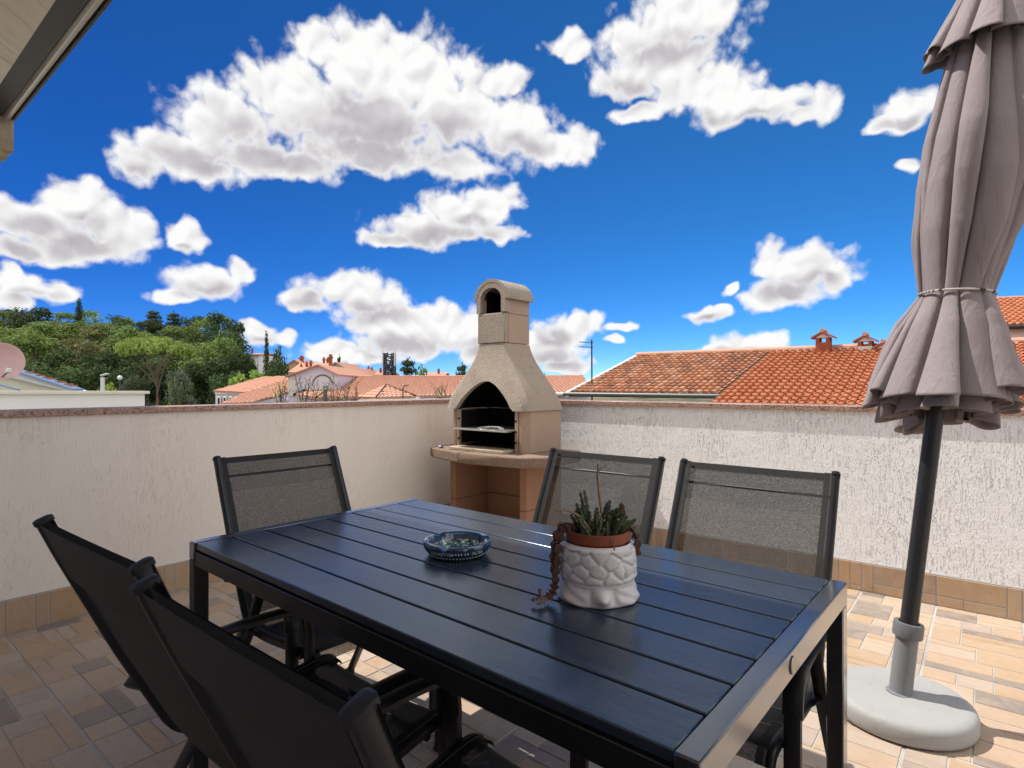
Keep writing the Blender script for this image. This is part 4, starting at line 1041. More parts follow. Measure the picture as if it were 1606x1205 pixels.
for px, yt, d, k, wp in [(-30,496,116,'dark',80),(5,488,114,'pine',80),(28,486,118,'dark',60),(55,483,114,'dark',74),(88,489,112,'pine',66),(108,492,116,'pine',60),(150,488,114,'pine',66),(172,492,110,'dark',50),(196,499,112,'pine',52),(222,503,112,'dark',48),(248,500,110,'dark',44),(302,496,112,'dark',56),(326,498,108,'pine',56),(348,491,106,'dark',62),(368,505,104,'dark',40),
 (-15,512,100,'pine',84),(22,514,98,'pine',84),(70,508,98,'pine',92),(112,506,100,'pine',74),(140,512,96,'olive',76),(168,508,98,'pine',70),(198,512,96,'pine',66),(228,520,96,'pine',74),(272,512,98,'pine',64),(300,512,94,'pine',66),(325,520,92,'dark',70),(356,516,90,'dark',70),
 (10,534,86,'dark',88),(60,522,82,'pine',112),(118,532,84,'olive',82),(142,536,80,'olive',80),(92,548,80,'dark',76),(180,530,84,'pine',74),(200,546,80,'dark',66),(160,552,78,'dark',70),(290,545,82,'dark',70),(318,536,80,'pine',74),(345,530,80,'pine',84),(372,542,76,'dark',56),(330,556,74,'dark',76),(302,568,72,'dark',70),(215,566,74,'dark',66),(250,574,74,'dark',60),(176,574,72,'dark',72),(125,572,72,'dark',80),(40,566,74,'dark',84),(85,578,72,'dark',70),(232,592,68,'dark',50),(208,588,69,'grey',46),(372,580,70,'dark',50),(350,584,68,'dark',60)]:
    tree(px, yt, d, k, wp, KL[k], {'pine': 'pine_tree', 'olive': 'pine_tree', 'grey': 'conifer_tree', 'dark': 'evergreen_tree'}[k], HG)
tree(244, 530, 66, 'umbrella', 124, 'bright umbrella-shaped stone pine with a bare forked trunk in front of the dark trees', 'stone_pine', zb=GZ - 1)
tree(246, 560, 76, 'dark', 74, 'dark evergreen filling the gap behind the stone pine trunk', 'evergreen_tree', zb=GZ)
tree(124, 469, 112, 'cypress', 17, 'pointed dark cypress sticking up from the hilltop', 'cypress_tree')
tree(240, 485, 111, 'cedar', 38, 'tiered conifer standing above the skyline of the hill over the stone pine', 'conifer_tree')
tree(272, 489, 109, 'cedar', 34, 'tiered conifer on the skyline just beyond the stone pine, with a blunt top', 'conifer_tree')
tree(282, 582, 60, 'grey', 58, 'small grey green conifer in front of the dark trees below the stone pine', 'conifer_tree', zb=GZ - 1)
tree(277, 566, 61, 'fig', 24, 'slim fresh green treetop under the edge of the stone pine', 'broadleaf_tree', zb=GZ)
for px, yt, wp, lb in ((64, 574, 56, 'fresh green bushy tree beside the satellite dish'), (104, 590, 44, 'low light green bush behind the low end of the neighbour roof'), (165, 586, 52, 'light green bush behind the white lamp post'), (192, 603, 26, 'small light green bush behind the globe lamp'), (36, 580, 40, 'fresh green bush half hidden by the satellite dish')):
    tree(px, yt, 54, 'fig', wp, lb, 'green_bush', cat='bush', zb=GZ)
tree(404, 556, 62, 'fig', 78, 'large lime green tree beside the orange roof, under the slim cypress', 'broadleaf_tree', zb=GZ)
tree(378, 565, 60, 'fig', 34, 'lime green treetop at the edge of the dark wood by the orange roof', 'broadleaf_tree', zb=GZ)
tree(418, 524, 86, 'cypress', 15, 'slim dark cypress standing against the sky above the lime green tree', 'cypress_tree', zb=GZ)
tree(438, 540, 78, 'dark', 30, 'dark narrow evergreen just beyond the slim cypress, next to the far roofs', 'evergreen_tree', zb=GZ)
tree(392, 546, 88, 'dark', 22, 'small dark tree between the wood and the slim cypress', 'evergreen_tree', zb=GZ)
tree(430, 566, 62, 'dark', 44, 'dark bush beside the lime green tree at the school roof', 'evergreen_tree', zb=GZ)
tree(532, 555, 118, 'cedar', 12, 'tiny dark conifer behind the far white gable', 'conifer_tree', zb=GZ)
tree(640, 559, 84, 'cedar', 46, 'dark spreading conifer to the near side of the telecom mast', 'conifer_tree', zb=GZ)
tree(660, 572, 78, 'fig', 46, 'yellow green bushy tree against the spreading conifer', 'broadleaf_tree', zb=GZ)
tree(725, 568, 90, 'cedar', 34, 'dark conifer peeping out beside the barbecue hood over the long roof', 'conifer_tree', zb=GZ)
tree(853, 586, 120, 'dark', 8, 'tiny treetop over the long roof right beside the barbecue hood', 'evergreen_tree', zb=GZ)
tree(912, 588, 110, 'dark', 16, 'tiny treetop over the long roof beside the aerial', 'evergreen_tree', zb=GZ)

# ------------------------------------------------------------------ clay tile roofs
def claym(name, cols, stain):
    def f(t):
        k = t.math('FRACT', t.math('ADD', t.tint, t.math('MULTIPLY', t.isl, .0)))
        c = t.ramp(k, [(i / (len(cols) - 1), q) for i, q in enumerate(cols)])
        n = t.noise(t.pos, 2.2, 5, .65); m = t.noise(t.pos, 9, 4, .6)
        c = t.mix(t.sstep(n, .5, .72, 0, stain), c, (.07, .05, .04)); c = t.mix(t.sstep(m, .55, .8, 0, .5), c, (.52, .36, .26))
        return pbr(t, c, .85, None, .2)
    return mat(name, f)
CL_NEW = claym('orange_clay_tiles', [(.31, .098, .046), (.38, .128, .058), (.43, .165, .085), (.345, .11, .05)], .12)
CL_OLD = claym('mottled_old_clay_tiles', [(.34, .14, .08), (.42, .18, .10), (.48, .27, .175), (.22, .115, .075), (.42, .175, .09)], .5)
CL_PALE = claym('pale_clay_tiles', [(.46, .235, .165), (.52, .28, .20), (.55, .31, .225), (.49, .25, .18)], .10)
M_UNDER = plain('roof_underlay', (.09, .055, .04), .95, .1)
def tile_roof(p0, ux, uy, w_, l_, pitch, row, m, under=True, amp=.32, seg=5, clip=None, seed=1, jit=.35):
    """barrel tiles: p0 lower corner, ux along the eave, uy up the slope; clip(a, b) keeps a tile"""
    ux = Vector(ux).normalized(); uy = Vector(uy).normalized(); nn = ux.cross(uy).normalized()
    if nn.z < 0: nn = -nn
    g_ = random.Random(seed); mb = MB(); p0 = Vector(p0)
    for i in range(int(w_ / pitch)):
        for j in range(int(l_ / row) + 1):
            if clip and not clip((i + .5) * pitch, (j + .3) * row): continue
            vs = []; a0 = (i + .5) * pitch + g_.uniform(-.01, .01); b0 = j * row + g_.uniform(-.02, .02); b1 = min(l_, (j + 1) * row + .05)
            if b1 - b0 < .05: continue
            for q, b in ((0, b0), (1, b1)):
                r_ = pitch * (.36 - .03 * q); hh = pitch * amp * (1.0 if q == 0 else .8); lift = .045 * (1 - q) + .012
                for k in range(seg + 1):
                    an = math.pi * k / seg; vs.append(p0 + ux * (a0 - r_ * math.cos(an)) + uy * b + nn * (lift + hh * math.sin(an)))
            s1 = seg + 1
            fs = [(k, k + 1, s1 + k + 1, s1 + k) for k in range(seg)]
            base = len(vs); vs += [p0 + ux * (a0 - pitch * .36) + uy * (b0 + .01) + nn * 0, p0 + ux * (a0 + pitch * .36) + uy * (b0 + .01)]
            fs.append(tuple(range(s1)) + (base + 1, base))
            tn = g_.random() * jit * 2 + .5 - jit
            mb.add(vs, fs, min(.99, max(0, tn)))
            # channel tile between two barrels
            c0 = p0 + ux * (a0 + pitch * .30) + uy * b0 + nn * (.012 + .03); c1 = p0 + ux * (a0 + pitch * .70) + uy * b0 + nn * (.012 + .03)
            c2 = p0 + ux * (a0 + pitch * .70) + uy * b1 + nn * .012; c3 = p0 + ux * (a0 + pitch * .30) + uy * b1 + nn * .012
            mb.add([c0, c1, c2, c3], [(0, 1, 2, 3)], min(.99, max(0, g_.random() * jit * 2 + .5 - jit)))
    return mb
def quad(pts, th, m, name, parent):
    """a slab: polygon thickened downwards"""
    mb = MB(); mb.prism(pts, (0, 0, -th)); return mb.build(name, m, parent)
M_WHITE = plain('white_render', (.74, .73, .71), .9, .15, 0, .06, 1.2); M_LAV = plain('pale_lavender_render', (.56, .53, .60), .9, .15, 0, .06, 1.2)
M_GLASSD = plain('dark_window_glass', (.03, .035, .045), .12, .6); M_BRICK = plain('red_chimney_brick', (.30, .085, .045), .9, .15, 0, .45, 9); M_MORTW = plain('whitewashed_mortar', (.60, .55, .50), .9, .1, 0, .25, 8)
M_ZINC = plain('grey_green_zinc', (.10, .115, .115), .45, .5, .5)

# near tiled roof beyond the sunlit parapet; ridge and eave run along X
s_ = 18 / 7
zE = 1.2255 - .1195 * s_; zR = 1.2255 + .500 * s_; YE, YR = 18.0, 23.53; XL = -12.05; XM = -6.37; XR = 16.0
SL = Vector((0, YR - YE, zR - zE)).normalized()
nr = thing('tiled_house', 'low house with a long orange barrel tile roof just beyond the sunlit parapet', 'house', (0, 20, GZ))
lenS = Vector((0, YR - YE, zR - zE)).length
new_lo = 3.6
tile_roof((XL + .1, YE, zE), (1, 0, 0), SL, XM - XL - .1, lenS, .235, .36, CL_OLD, seed=2, jit=.5).build('old_roof_tiles', CL_OLD, nr, recalc=False, smooth=60)['label'] = 'older mottled part of the barrel tile roof'
PN = Vector((XM, YE, zE)) - SL * new_lo
tile_roof(PN, (1, 0, 0), SL, XR - XM, lenS + new_lo, .235, .36, CL_NEW, seed=3, jit=.3).build('new_roof_tiles', CL_NEW, nr, recalc=False, smooth=60)['label'] = 'newer plain orange part of the barrel tile roof'
quad([(XL, YE, zE), (XM, YE, zE), (XM, YR, zR), (XL, YR, zR)], .12, M_UNDER, 'roof_deck', nr)
quad([tuple(PN), (XR, PN.y, PN.z), (XR, YR, zR), (XM + .002, YR, zR)], .12, M_UNDER, 'roof_deck', nr)
quad([(XL, YR + .002, zR), (XR, YR + .002, zR), (XR, YR + 6, zE), (XL, YR + 6, zE)], .12, CL_NEW, 'rear_roof', nr)
mb = MB(); x = XL
while x < XR:
    e = min(XR, x + .42)
    mb.tube([(x, YR, zR + .035), (e + .04, YR, zR + .05)], [.135, .125], 8); mb.t = [0.3 + .4 * rng.random() if i % 8 == 0 else t_ for i, t_ in enumerate(mb.t)]; x += .40
mb.build('ridge_tiles', CL_PALE, nr)
mb = MB(); mb.box(((XM + XR) / 2, YR - .17, zR - .02), (XR - XM, .10, .10)); mb.build('ridge_mortar', M_MORTW, nr)
mb = MB(); mb.prism([(XL - .06, YE - .05, zE - .14), (XL + .06, YE - .05, zE - .14), (XL + .06, YE - .05, zE + .05), (XL - .06, YE - .05, zE + .05)], Vector((0, YR - YE, zR - zE))); mb.build('verge', M_WHITE, nr)
mb = MB(); pts = [(XL - .1, YE - .10, zE - .02), (XM + .1, YE - .10, zE - .03)]
mb.tube([pts[0], pts[1]], .065, 10); gtr = mb.build('gutter', M_ZINC, nr)
mb = MB(); mb.box(((XL + XM) / 2, YE + 2.9, (GZ + zE - .5) / 2), (XM - XL - .7, 5.4, zE - .5 - GZ)); mb.build('wall', M_WHITE, nr)
mb = MB(); mb.box(((XM + XR) / 2, YE + 1.4, (GZ + zE - 1.5) / 2), (XR - XM - .7, 8.4, zE - 1.5 - GZ)); mb.build('wall', M_WHITE, nr)
def roof_chimney(px, ytop, ybase, wpx, open_, label):
    d = (at(px, ybase, 1) - EYE); k = (YR - .4 - EYE.y) / d.y; p = EYE + d * k
    dep = k; w2_ = wpx / FPX * dep; top = at(px, ytop, dep); H = top.z - p.z + .25
    c = thing('roof_chimney', label, 'chimney', (p.x, p.y, p.z - .25))
    bw = w2_ * .62; bd = bw * .95
    M_ = M_BRICK if open_ < 2 else M_MORTW
    mb = MB(); hb = H * (.56 if open_ == 0 else .38)
    mb.box((0, 0, hb / 2), (bw, bd, hb), None, .01); mb.build('stack', M_BRICK if open_ == 0 else M_MORTW, c, world=False)
    for sx in (-1, 1):
        for sy in (-1, 1):
            mb = MB(); mb.box((sx * bw * .36, sy * bd * .36, hb + H * .10), (bw * .27, bd * .27, H * .20)); mb.build('corner_pier', M_BRICK, c, world=False)
    z = hb + H * .19; hw_ = w2_ / 2
    if open_ == 1: z = hb + H * .2
    for s2 in (-1, 1):
        mb = MB(); mb.prism([(0, -bd * .72, z + hw_ * .62), (s2 * hw_, -bd * .72, z + .02), (s2 * hw_, -bd * .72, z - .04), (0, -bd * .72, z + hw_ * .62 - .07)], (0, bd * 1.44, 0)); mb.build('tiled_slope', CL_NEW, c, world=False)
    mb = MB(); mb.prism([(-bw * .52, -bd * .5, z - .01), (bw * .52, -bd * .5, z - .01), (0, -bd * .5, z + bw * .34)], (0, bd, 0)); mb.build('gable_filling', M_MORTW, c, world=False)
    mb = MB(); mb.tube([(0, -bd * .74, z + hw_ * .62 + .02), (0, bd * .74, z + hw_ * .62 + .02)], .07, 8); mb.build('ridge_tile', CL_PALE, c, world=False)
    return c
roof_chimney(1292, 520, 549, 32, 0, 'brick chimney with a little tiled gable standing alone on the tiled roof')
roof_chimney(1358, 519, 547, 32, 1, 'open chimney with slim piers and a tiled gable near the parasol')
roof_chimney(1386, 533, 552, 30, 2, 'lowest chimney, its tiled gable cut off by the parasol')
# taller tiled house behind the parasol
th_ = thing('tall_tiled_house', 'taller house with a barrel tile roof and dark gutter peeping out past the parasol', 'house', tuple(at(1640, 640, 24)))
g0 = at(1560, 512, 24.0); uxv = Vector((math.cos(YAW - .35), math.sin(YAW - .35), 0)); upv = Vector((-uxv.y, uxv.x, 0)) * math.cos(R(19)) + Vector((0, 0, math.sin(R(19))))
tile_roof(g0, uxv, upv, 9, 5.2, .25, .38, CL_NEW, seed=8, jit=.35).build('roof_tiles', CL_NEW, th_, recalc=False, smooth=60)
quad([g0, g0 + uxv * 9, g0 + uxv * 9 + upv * 5.2, g0 + upv * 5.2], .12, M_UNDER, 'roof_deck', th_)
mb = MB(); mb.tube([g0 - Vector((0, 0, .02)) - upv * .1, g0 + uxv * 9 - Vector((0, 0, .02)) - upv * .1], .10, 10); mb.build('gutter', M_GUT, th_)
mb = MB(); w0 = g0 + uxv * .35 + Vector((-uxv.y, uxv.x, 0)) * .45
mb.prism([(w0.x, w0.y, GZ), (w0.x + uxv.x * 8.4, w0.y + uxv.y * 8.4, GZ), (w0.x + uxv.x * 8.4 - uxv.y * 4, w0.y + uxv.y * 8.4 + uxv.x * 4, GZ), (w0.x - uxv.y * 4, w0.y + uxv.x * 4, GZ)], (0, 0, g0.z - .1 - GZ)); mb.build('wall', M_WHITE, th_)
mb = MB(); q0 = g0 + upv * 5.2; mb.tube([q0, q0 + uxv * 9], .14, 8); mb.build('ridge_tiles', CL_PALE, th_)

# ------------------------------------------------------------------ long school roofs in the middle distance
def tiled_poly(pts, name, m, parent, pitch=.30, row=.42, seed=1):
    """tile a planar polygon: first edge is the eave"""
    P_ = [Vector(p) for p in pts]; ux = (P_[1] - P_[0]).normalized(); nn = Vector((0, 0, 0))
    for i in range(1, len(P_) - 1): nn += (P_[i] - P_[0]).cross(P_[i + 1] - P_[0])
    nn.normalize()
    if nn.z < 0: nn = -nn
    uy = nn.cross(ux).normalized()
    uv = [((p - P_[0]).dot(ux), (p - P_[0]).dot(uy)) for p in P_]
    if max(v for u, v in uv) < -min(v for u, v in uv): uy = -uy; uv = [(u, -v) for u, v in uv]
    u0 = min(u for u, v in uv); u1 = max(u for u, v in uv); v1 = max(v for u, v in uv)
    def inside(a, b):
        a += u0; c = False
        for (x0_, y0_), (x1_, y1_) in zip(uv, uv[1:] + uv[:1]):
            if (y0_ > b) != (y1_ > b) and a < (x1_ - x0_) * (b - y0_) / (y1_ - y0_) + x0_: c = not c
        return c
    mb = tile_roof(P_[0] + ux * u0, ux, uy, u1 - u0, v1, pitch, row, m, seg=3, clip=inside, seed=seed, jit=.28, amp=.15)
    o = mb.build(name, m, parent, recalc=False, smooth=60)
    quad([P_[0] + ux * u + uy * v for u, v in uv], .10, m, 'roof_deck', o)
    return o
def wall_px(p0, p1, y_top0, y_top1, d0, d1, zb, m, name, parent, th=.25):
    a = at(p0, y_top0, d0); b = at(p1, y_top1, d1); dirv = Vector((b.x - a.x, b.y - a.y, 0)).normalized(); out_ = Vector((-dirv.y, dirv.x, 0)) * th
    mb = MB(); vs = [(a.x, a.y, zb), (b.x, b.y, zb), tuple(b), tuple(a)]
    mb.prism(vs, out_); return mb.build(name, m, parent)
# hipped wing
hw1 = thing('hipped_school_wing', 'low lavender building with a pale orange hipped roof and arched windows below the wood', 'building', tuple(at(400, 640, 50)))
A0, A1_, A2, A3 = at(335, 613.5, 50), at(386, 617, 47), at(414, 591.5, 58), at(335, 613.5, 50)
tiled_poly([at(335, 613.5, 50), at(388, 616.5, 47), at(470, 590.5, 55), at(412, 591.5, 57)], 'roof_tiles', CL_PALE, hw1, seed=11)
tiled_poly([at(346, 634, 42), at(391, 632, 42.5), at(452, 619, 47), at(470, 590.5, 55), at(388, 616.3, 47)], 'roof_tiles', CL_PALE, hw1, seed=12)
w_ = wall_px(338, 388, 616, 619.5, 50.2, 47.4, GZ, M_LAV, 'wall', hw1)
wall_px(391, 456, 633, 619.5, 42.8, 47.0, GZ, M_LAV, 'wall', hw1)
f_ = wall_px(337, 389, 614.3, 617.5, 50.0, 47.1, at(337, 618, 50).z, M_WHITE, 'eave_board', hw1, .1)
mbt = wall_px(420, 462, 619.5, 619, 46.3, 46.6, at(420, 629, 46).z, M_WHITE, 'eave_board', hw1, .3)
for k in range(5):
    px = 344 + k * 9.2; dd = 50 - .055 * (px - 338) * 1.0; a = at(px - 2.4, 634, dd - .12); b = at(px + 2.4, 634.3, dd - .25)
    dv = Vector((b.x - a.x, b.y - a.y, 0)); wd = dv.length; dv.normalize(); nv = Vector((dv.y, -dv.x, 0))
    zt = at(px, 626, dd).z; zb_ = at(px, 640, dd).z
    pts = [a.xy.to_3d() + Vector((0, 0, zb_)), b.xy.to_3d() + Vector((0, 0, zb_))] + [a.xy.to_3d() + dv * (wd / 2 + wd / 2 * math.cos(q)) + Vector((0, 0, zt + wd / 2 * math.sin(q))) for q in [math.pi * i / 8 for i in range(9)]]
    mb = MB(); mb.prism([p - nv * .02 for p in pts], nv * .06); wn = mb.build('window', M_GLASSD, hw1)
    mb = MB(); c_ = [p + nv * .05 for p in pts]; mb.tube(c_[1:] + [c_[0]], .05, 5); mb.build('frame', M_WHITE, wn)
# barn with a big plain gable
gb = thing('gabled_hall', 'big plain lavender gable wall with a faint arch line in front of the far roofs', 'building', tuple(at(490, 640, 45)))
D_ = 45
gp_ = [at(452, 660, D_), at(452, 589, D_), at(500, 572.5, D_), at(531, 587, D_), at(531, 660, D_)]
back = FW * 14 + RT * -1.0
mb = MB(); mb.prism(gp_, back); mb.build('gable_wall', M_LAV, gb)
ov = FW * -.35
for a, b in (((449.5, 590.2), (500.5, 571.6)), ((500.5, 571.6), (533, 587.6))):
    p, q = at(*a, D_) + ov, at(*b, D_) + ov
    mb = MB(); mb.prism([p, q, q - Vector((0, 0, .09)), p - Vector((0, 0, .09))], back - ov * 2); mb.build('roof', CL_PALE, gb)
mb = MB(); mb.prism([at(452.6, 622, D_) - FW * .06, at(464, 621, D_) - FW * .06, at(464, 590, D_) - FW * .06, at(452.6, 592, D_) - FW * .06], FW * .055); mb.build('light_panel', M_MORTW, gb)
arc = [at(506 + 16 * math.cos(q), 605 - 16.5 * math.sin(q), D_) - FW * .04 for q in [math.pi * (.02 + .98 * i / 20) for i in range(21)]]
mb = MB(); mb.tube(arc, .045, 5); mb.build('arch_moulding', M_ZINC, gb)
# long tiled roof running behind the barbecue
lr = thing('long_school_building', 'long pale orange roof running behind the barbecue, with a small pyramid hip', 'building', tuple(at(700, 640, 46)))
tiled_poly([at(497, 624, 41.5), at(925, 616.5, 43.5), at(915, 590.5, 53), at(541, 591.8, 52)], 'roof_tiles', CL_PALE, lr, seed=13)
tiled_poly([at(462, 619.5, 43.5), at(497, 624, 41.4), at(541, 591.6, 52), at(529, 594, 51)], 'roof_tiles', CL_PALE, lr, seed=14)
for p, q, r_, m_ in ((at(497, 623.6, 41.4), at(541, 591.2, 52), .10, M_UNDER), (at(541, 591.4, 52), at(915, 590.1, 53), .11, CL_PALE), (at(462, 619.2, 43.4), at(529, 593.5, 51), .14, M_GUT)):
    mb = MB(); mb.tube([p, q], r_, 6); mb.build('hip_cap' if r_ < .14 else 'dark_valley', m_, lr)
w_ = wall_px(470, 925, 626, 618.5, 43.0, 44.2, GZ, M_LAV, 'wall', lr)
mb = MB(); mb.tube([at(560, 623.4, 42.0), at(925, 617, 43.5)], .12, 8); mb.build('gutter', M_WHITE, lr)
ap = at(606, 604.5, 42.5); c1, c2, c3, c4 = at(560, 623.5, 42.0), at(590, 624.5, 39.5), at(652, 622, 40.3), at(640, 618, 44.5)
tiled_poly([c1, c2, ap], 'porch_roof', CL_PALE, lr, seed=15); tiled_poly([c2, c3, ap], 'porch_roof', CL_PALE, lr, seed=16); tiled_poly([c3, c4, ap], 'porch_roof', CL_PALE, lr, seed=17)
for c in (c2, c3):
    mb = MB(); mb.tube([c + Vector((0, 0, .06)), ap + Vector((0, 0, .06))], .07, 6); mb.build('hip_cap', M_UNDER, lr)
mb = MB(); mb.prism([c2 + FW * .3 - Vector((0, 0, .1)), c3 + FW * .3 - Vector((0, 0, .1)), c3 + FW * 2 - Vector((0, 0, .1)), c1 + FW * .8 - Vector((0, 0, .1))], (0, 0, GZ - c2.z)); mb.build('porch_wall', M_WHITE, lr)
# white yard wall with a pale coping in front of it
yw = wall_px(560, 722, 627, 624.5, 36, 36, GZ, M_WHITE, 'yard_wall', None, .2); tag(yw, 'low white wall below the long pale orange roof', 'wall')
del yw['category']; yw['category'] = 'wall'

# ------------------------------------------------------------------ old town houses far off
def far_house(px, yeave, yridge, d, wpx, label, gable_to_us=True, wallm=M_WHITE, chim=(), win=(), roofm=CL_PALE, depth=9):
    o = thing('town_house', label, 'house', tuple(at(px, 640, d)), group='houses of the old town')
    l, r_, ap_ = at(px - wpx / 2, yeave, d), at(px + wpx / 2, yeave, d), at(px, yridge, d)
    bk = FW * depth
    z = Vector((0, 0, 1))
    if gable_to_us:
        mb = MB(); mb.prism([Vector((l.x, l.y, GZ)), l, ap_, r_, Vector((r_.x, r_.y, GZ))], bk); mb.build('wall', wallm, o)
        for e in (l, r_):
            dv = (e - ap_).normalized() * .35; mb = MB(); mb.prism([ap_ + z * .22 - FW * .3, e + dv + z * .22 - FW * .3, e + dv - FW * .3 + z * .02, ap_ - FW * .3 + z * .02], bk + FW * .6); mb.build('roof', roofm, o)
    else:
        mb = MB(); mb.prism([Vector((l.x, l.y, GZ)), l, r_, Vector((r_.x, r_.y, GZ))], bk); mb.build('wall', wallm, o)
        h = ap_.z - l.z; mid = FW * depth / 2
        for s2 in (-1, 1):
            b0 = mid + FW * s2 * (depth / 2 + .4)
            mb = MB(); mb.prism([l + b0 - RT * .3, r_ + b0 + RT * .3, r_ + mid + z * h + RT * .3, l + mid + z * h - RT * .3], (0, 0, -.2)); mb.build('roof', roofm, o)
    for (cx_, yt, yb, cw) in chim:
        p = at(cx_, yb, d + 2.5); t_ = at(cx_, yt, d + 2.5); w2_ = cw / FPX * d; hh = t_.z - p.z + 1.2
        mb = MB(); mb.box((p.x, p.y, p.z - 1.2 + hh / 2), (w2_, w2_, hh)); c_ = mb.build('chimney', M_BRICK, o)
        mb = MB(); mb.box((p.x, p.y, t_.z), (w2_ * 1.45, w2_ * 1.45, .22)); mb.box((p.x, p.y, t_.z + .26), (w2_ * .9, w2_ * .9, .30)); mb.build('cap', M_BRICK, c_)
    for (wx, yt, yb, ww) in win:
        p = at(wx, (yt + yb) / 2, d); mb = MB(); rot = Matrix.Rotation(YAW, 3, 'Z')
        mb.box(p - FW * .05, (ww / FPX * d, .14, (yb - yt) / FPX * d), rot); mb.build('window', M_GLASSD, o)
    return o
far_house(527, 589, 570.5, 72, 56, 'white gable with small dark window and tall chimney, beside the big lavender gable', True, M_LAV, ((518.5, 561, 575, 4.2),), ((525, 575, 582, 5),))
far_house(566, 588, 580, 88, 20, 'small white gable with a brick chimney in front of the far roofs', True, M_WHITE, ((561, 577.5, 583, 3.2),))
far_house(590, 588, 582, 92, 36, 'low far house with orange roof just before the telecom mast', False, M_WHITE, ((578, 578, 585, 2.2), (583, 580, 586, 2.5), (597, 581, 586, 2.6)))
far_house(462, 577, 566, 96, 34, 'far house with a tan wall and orange roof beside the dark evergreen', True, plain('tan_render', (.45, .33, .24), .9), ((473, 562, 570, 4.6),))
far_house(486, 584, 568, 84, 60, 'far house with three small chimneys in a row on its orange roof', False, M_WHITE, ((481, 572, 577, 2.6), (487.5, 570, 576, 2.8), (472.5, 575, 580, 2.2)))
far_house(505, 578, 567, 90, 44, 'far house whose two thin chimneys stand just before the tall one', False, M_WHITE, ((508, 564.5, 571, 2.6), (514, 565, 571, 3.0)))
far_house(396, 556, 552, 92, 20, 'tiny far house with orange roof between the wood and the slim cypress', False, M_WHITE, ((396, 549.5, 553, 2.0),))
far_house(552, 587, 579.5, 104, 16, 'far house with a dark chimney peeping out behind the white gable', False, M_WHITE, ((549, 578, 582, 2.6), (553.5, 577.5, 582, 2.2)))
far_house(680, 590, 583.5, 96, 30, 'far house with an orange roof half hidden by the yellow green tree', False, M_WHITE, ((688, 582, 586, 2.4),))
# telecom mast on a roof
d = 82; tm = thing('telecom_mast', 'dark lattice telecom mast with white aerial panels above the long roof', 'mast', tuple(at(611, 592, d)))
sc = d / FPX; c0 = at(611, 592, d); M_DK = plain('dark_grey_steel', (.05, .052, .058), .6); M_PAN = plain('white_aerial_panel', (.62, .62, .62), .5)
def m3(x, y, z): return c0 + RT * (x * sc) + FW * (y * sc) + Vector((0, 0, z * sc))
for sx in (-1, 1):
    for sy in (-1, 1):
        mb = MB(); mb.tube([m3(sx * 8.5, sy * 6, -60), m3(sx * 7.5, sy * 5, 38)], .14, 6); mb.build('post', M_DK, tm)
for z_ in range(-4, 38, 6):
    mb = MB(); mb.tube([m3(-8, -5.5, z_), m3(8, -5.5, z_), m3(8, 5.5, z_), m3(-8, 5.5, z_), m3(-8, -5.5, z_)], .09, 5); mb.build('ring_brace', M_DK, tm)
    mb = MB(); mb.tube([m3(-8, -5.5, z_), m3(8, -5.5, z_ + 6)], .07, 5); mb.build('diagonal_brace', M_DK, tm)
gm = random.Random(6)
for k in range(30):
    x, z_ = gm.uniform(-8, 8), gm.uniform(0, 36) * (1 if k % 2 else .5); mb = MB(); mb.box(m3(x, gm.uniform(-7, 6), z_), (gm.uniform(.12, .28), gm.uniform(.12, .25), gm.uniform(.4, 1.0)), Matrix.Rotation(YAW + gm.uniform(-.6, .6), 3, 'Z')); mb.build('equipment_box', M_DK, tm)
for x in (-9.5, 9.5, -3.5, 4.5):
    mb = MB(); mb.box(m3(x, -7, 30 if abs(x) > 9 else 27), (.20, .14, 1.9 if abs(x) < 9 else 2.3), Matrix.Rotation(YAW, 3, 'Z'), .03); mb.build('aerial_panel', M_PAN if abs(x) > 9 else M_DK, tm)
# rooftop aerial by the tiled roof
an = thing('rooftop_aerial', 'thin television aerial with two short arms against the clouds', 'aerial', tuple(at(928, 600, 22)))
mb = MB(); mb.tube([at(928.5, 640, 22), at(928, 533, 22)], .030, 8); mb.build('mast', M_DK, an)
for y in (537, 544.5):
    mb = MB(); mb.tube([at(909, y - .5, 21.5), at(930, y + .5, 22.2)], .013, 6); arm_ = mb.build('boom', M_DK, an)
    for k in range(6):
        p = at(910 + k * 3.6, y - .4 + k * .18, 21.5 + k * .12); mb = MB(); mb.tube([p - FW * .18 + RT * .03, p + FW * .18 - RT * .03], .008, 5); mb.build('rod', M_DK, arm_)

# ------------------------------------------------------------------ neighbour's roof at the far left, lamps, bare shrub
nb_ = thing('neighbour_parapet', 'white parapet wall of the neighbouring flat roof below the hill', 'wall', tuple(at(60, 640, 8.5)))
pA, pB = at(-130, 618.5, 7.6), at(227, 617.8, 9.6)
mb = MB(); dv = (pB - pA); dv.z = 0; dv.normalize(); nv = Vector((-dv.y, dv.x, 0))
mb.prism([Vector((pA.x, pA.y, GZ)), Vector((pB.x, pB.y, GZ)), pB, pA], nv * .22); mb.build('masonry', M_WHITE, nb_)
pA2, pB2 = pA - dv * .1 - nv * .05, pB + dv * .06 - nv * .05
mb = MB(); mb.prism([pA2, pB2, pB2 + Vector((0, 0, .045)), pA2 + Vector((0, 0, .045))], nv * .34); mb.build('coping', plain('pale_coping_slab', (.66, .62, .55), .8, .2), nb_)
ng = thing('neighbour_roof', 'blue grey gable edge of a pale roof with a few clay tiles under the satellite dish', 'roof', tuple(at(40, 620, 13)))
M_PALEP = plain('pale_grey_panel', (.50, .52, .53), .6); M_BLUE = plain('blue_grey_metal_edge', (.22, .30, .44), .4, .5, .4)
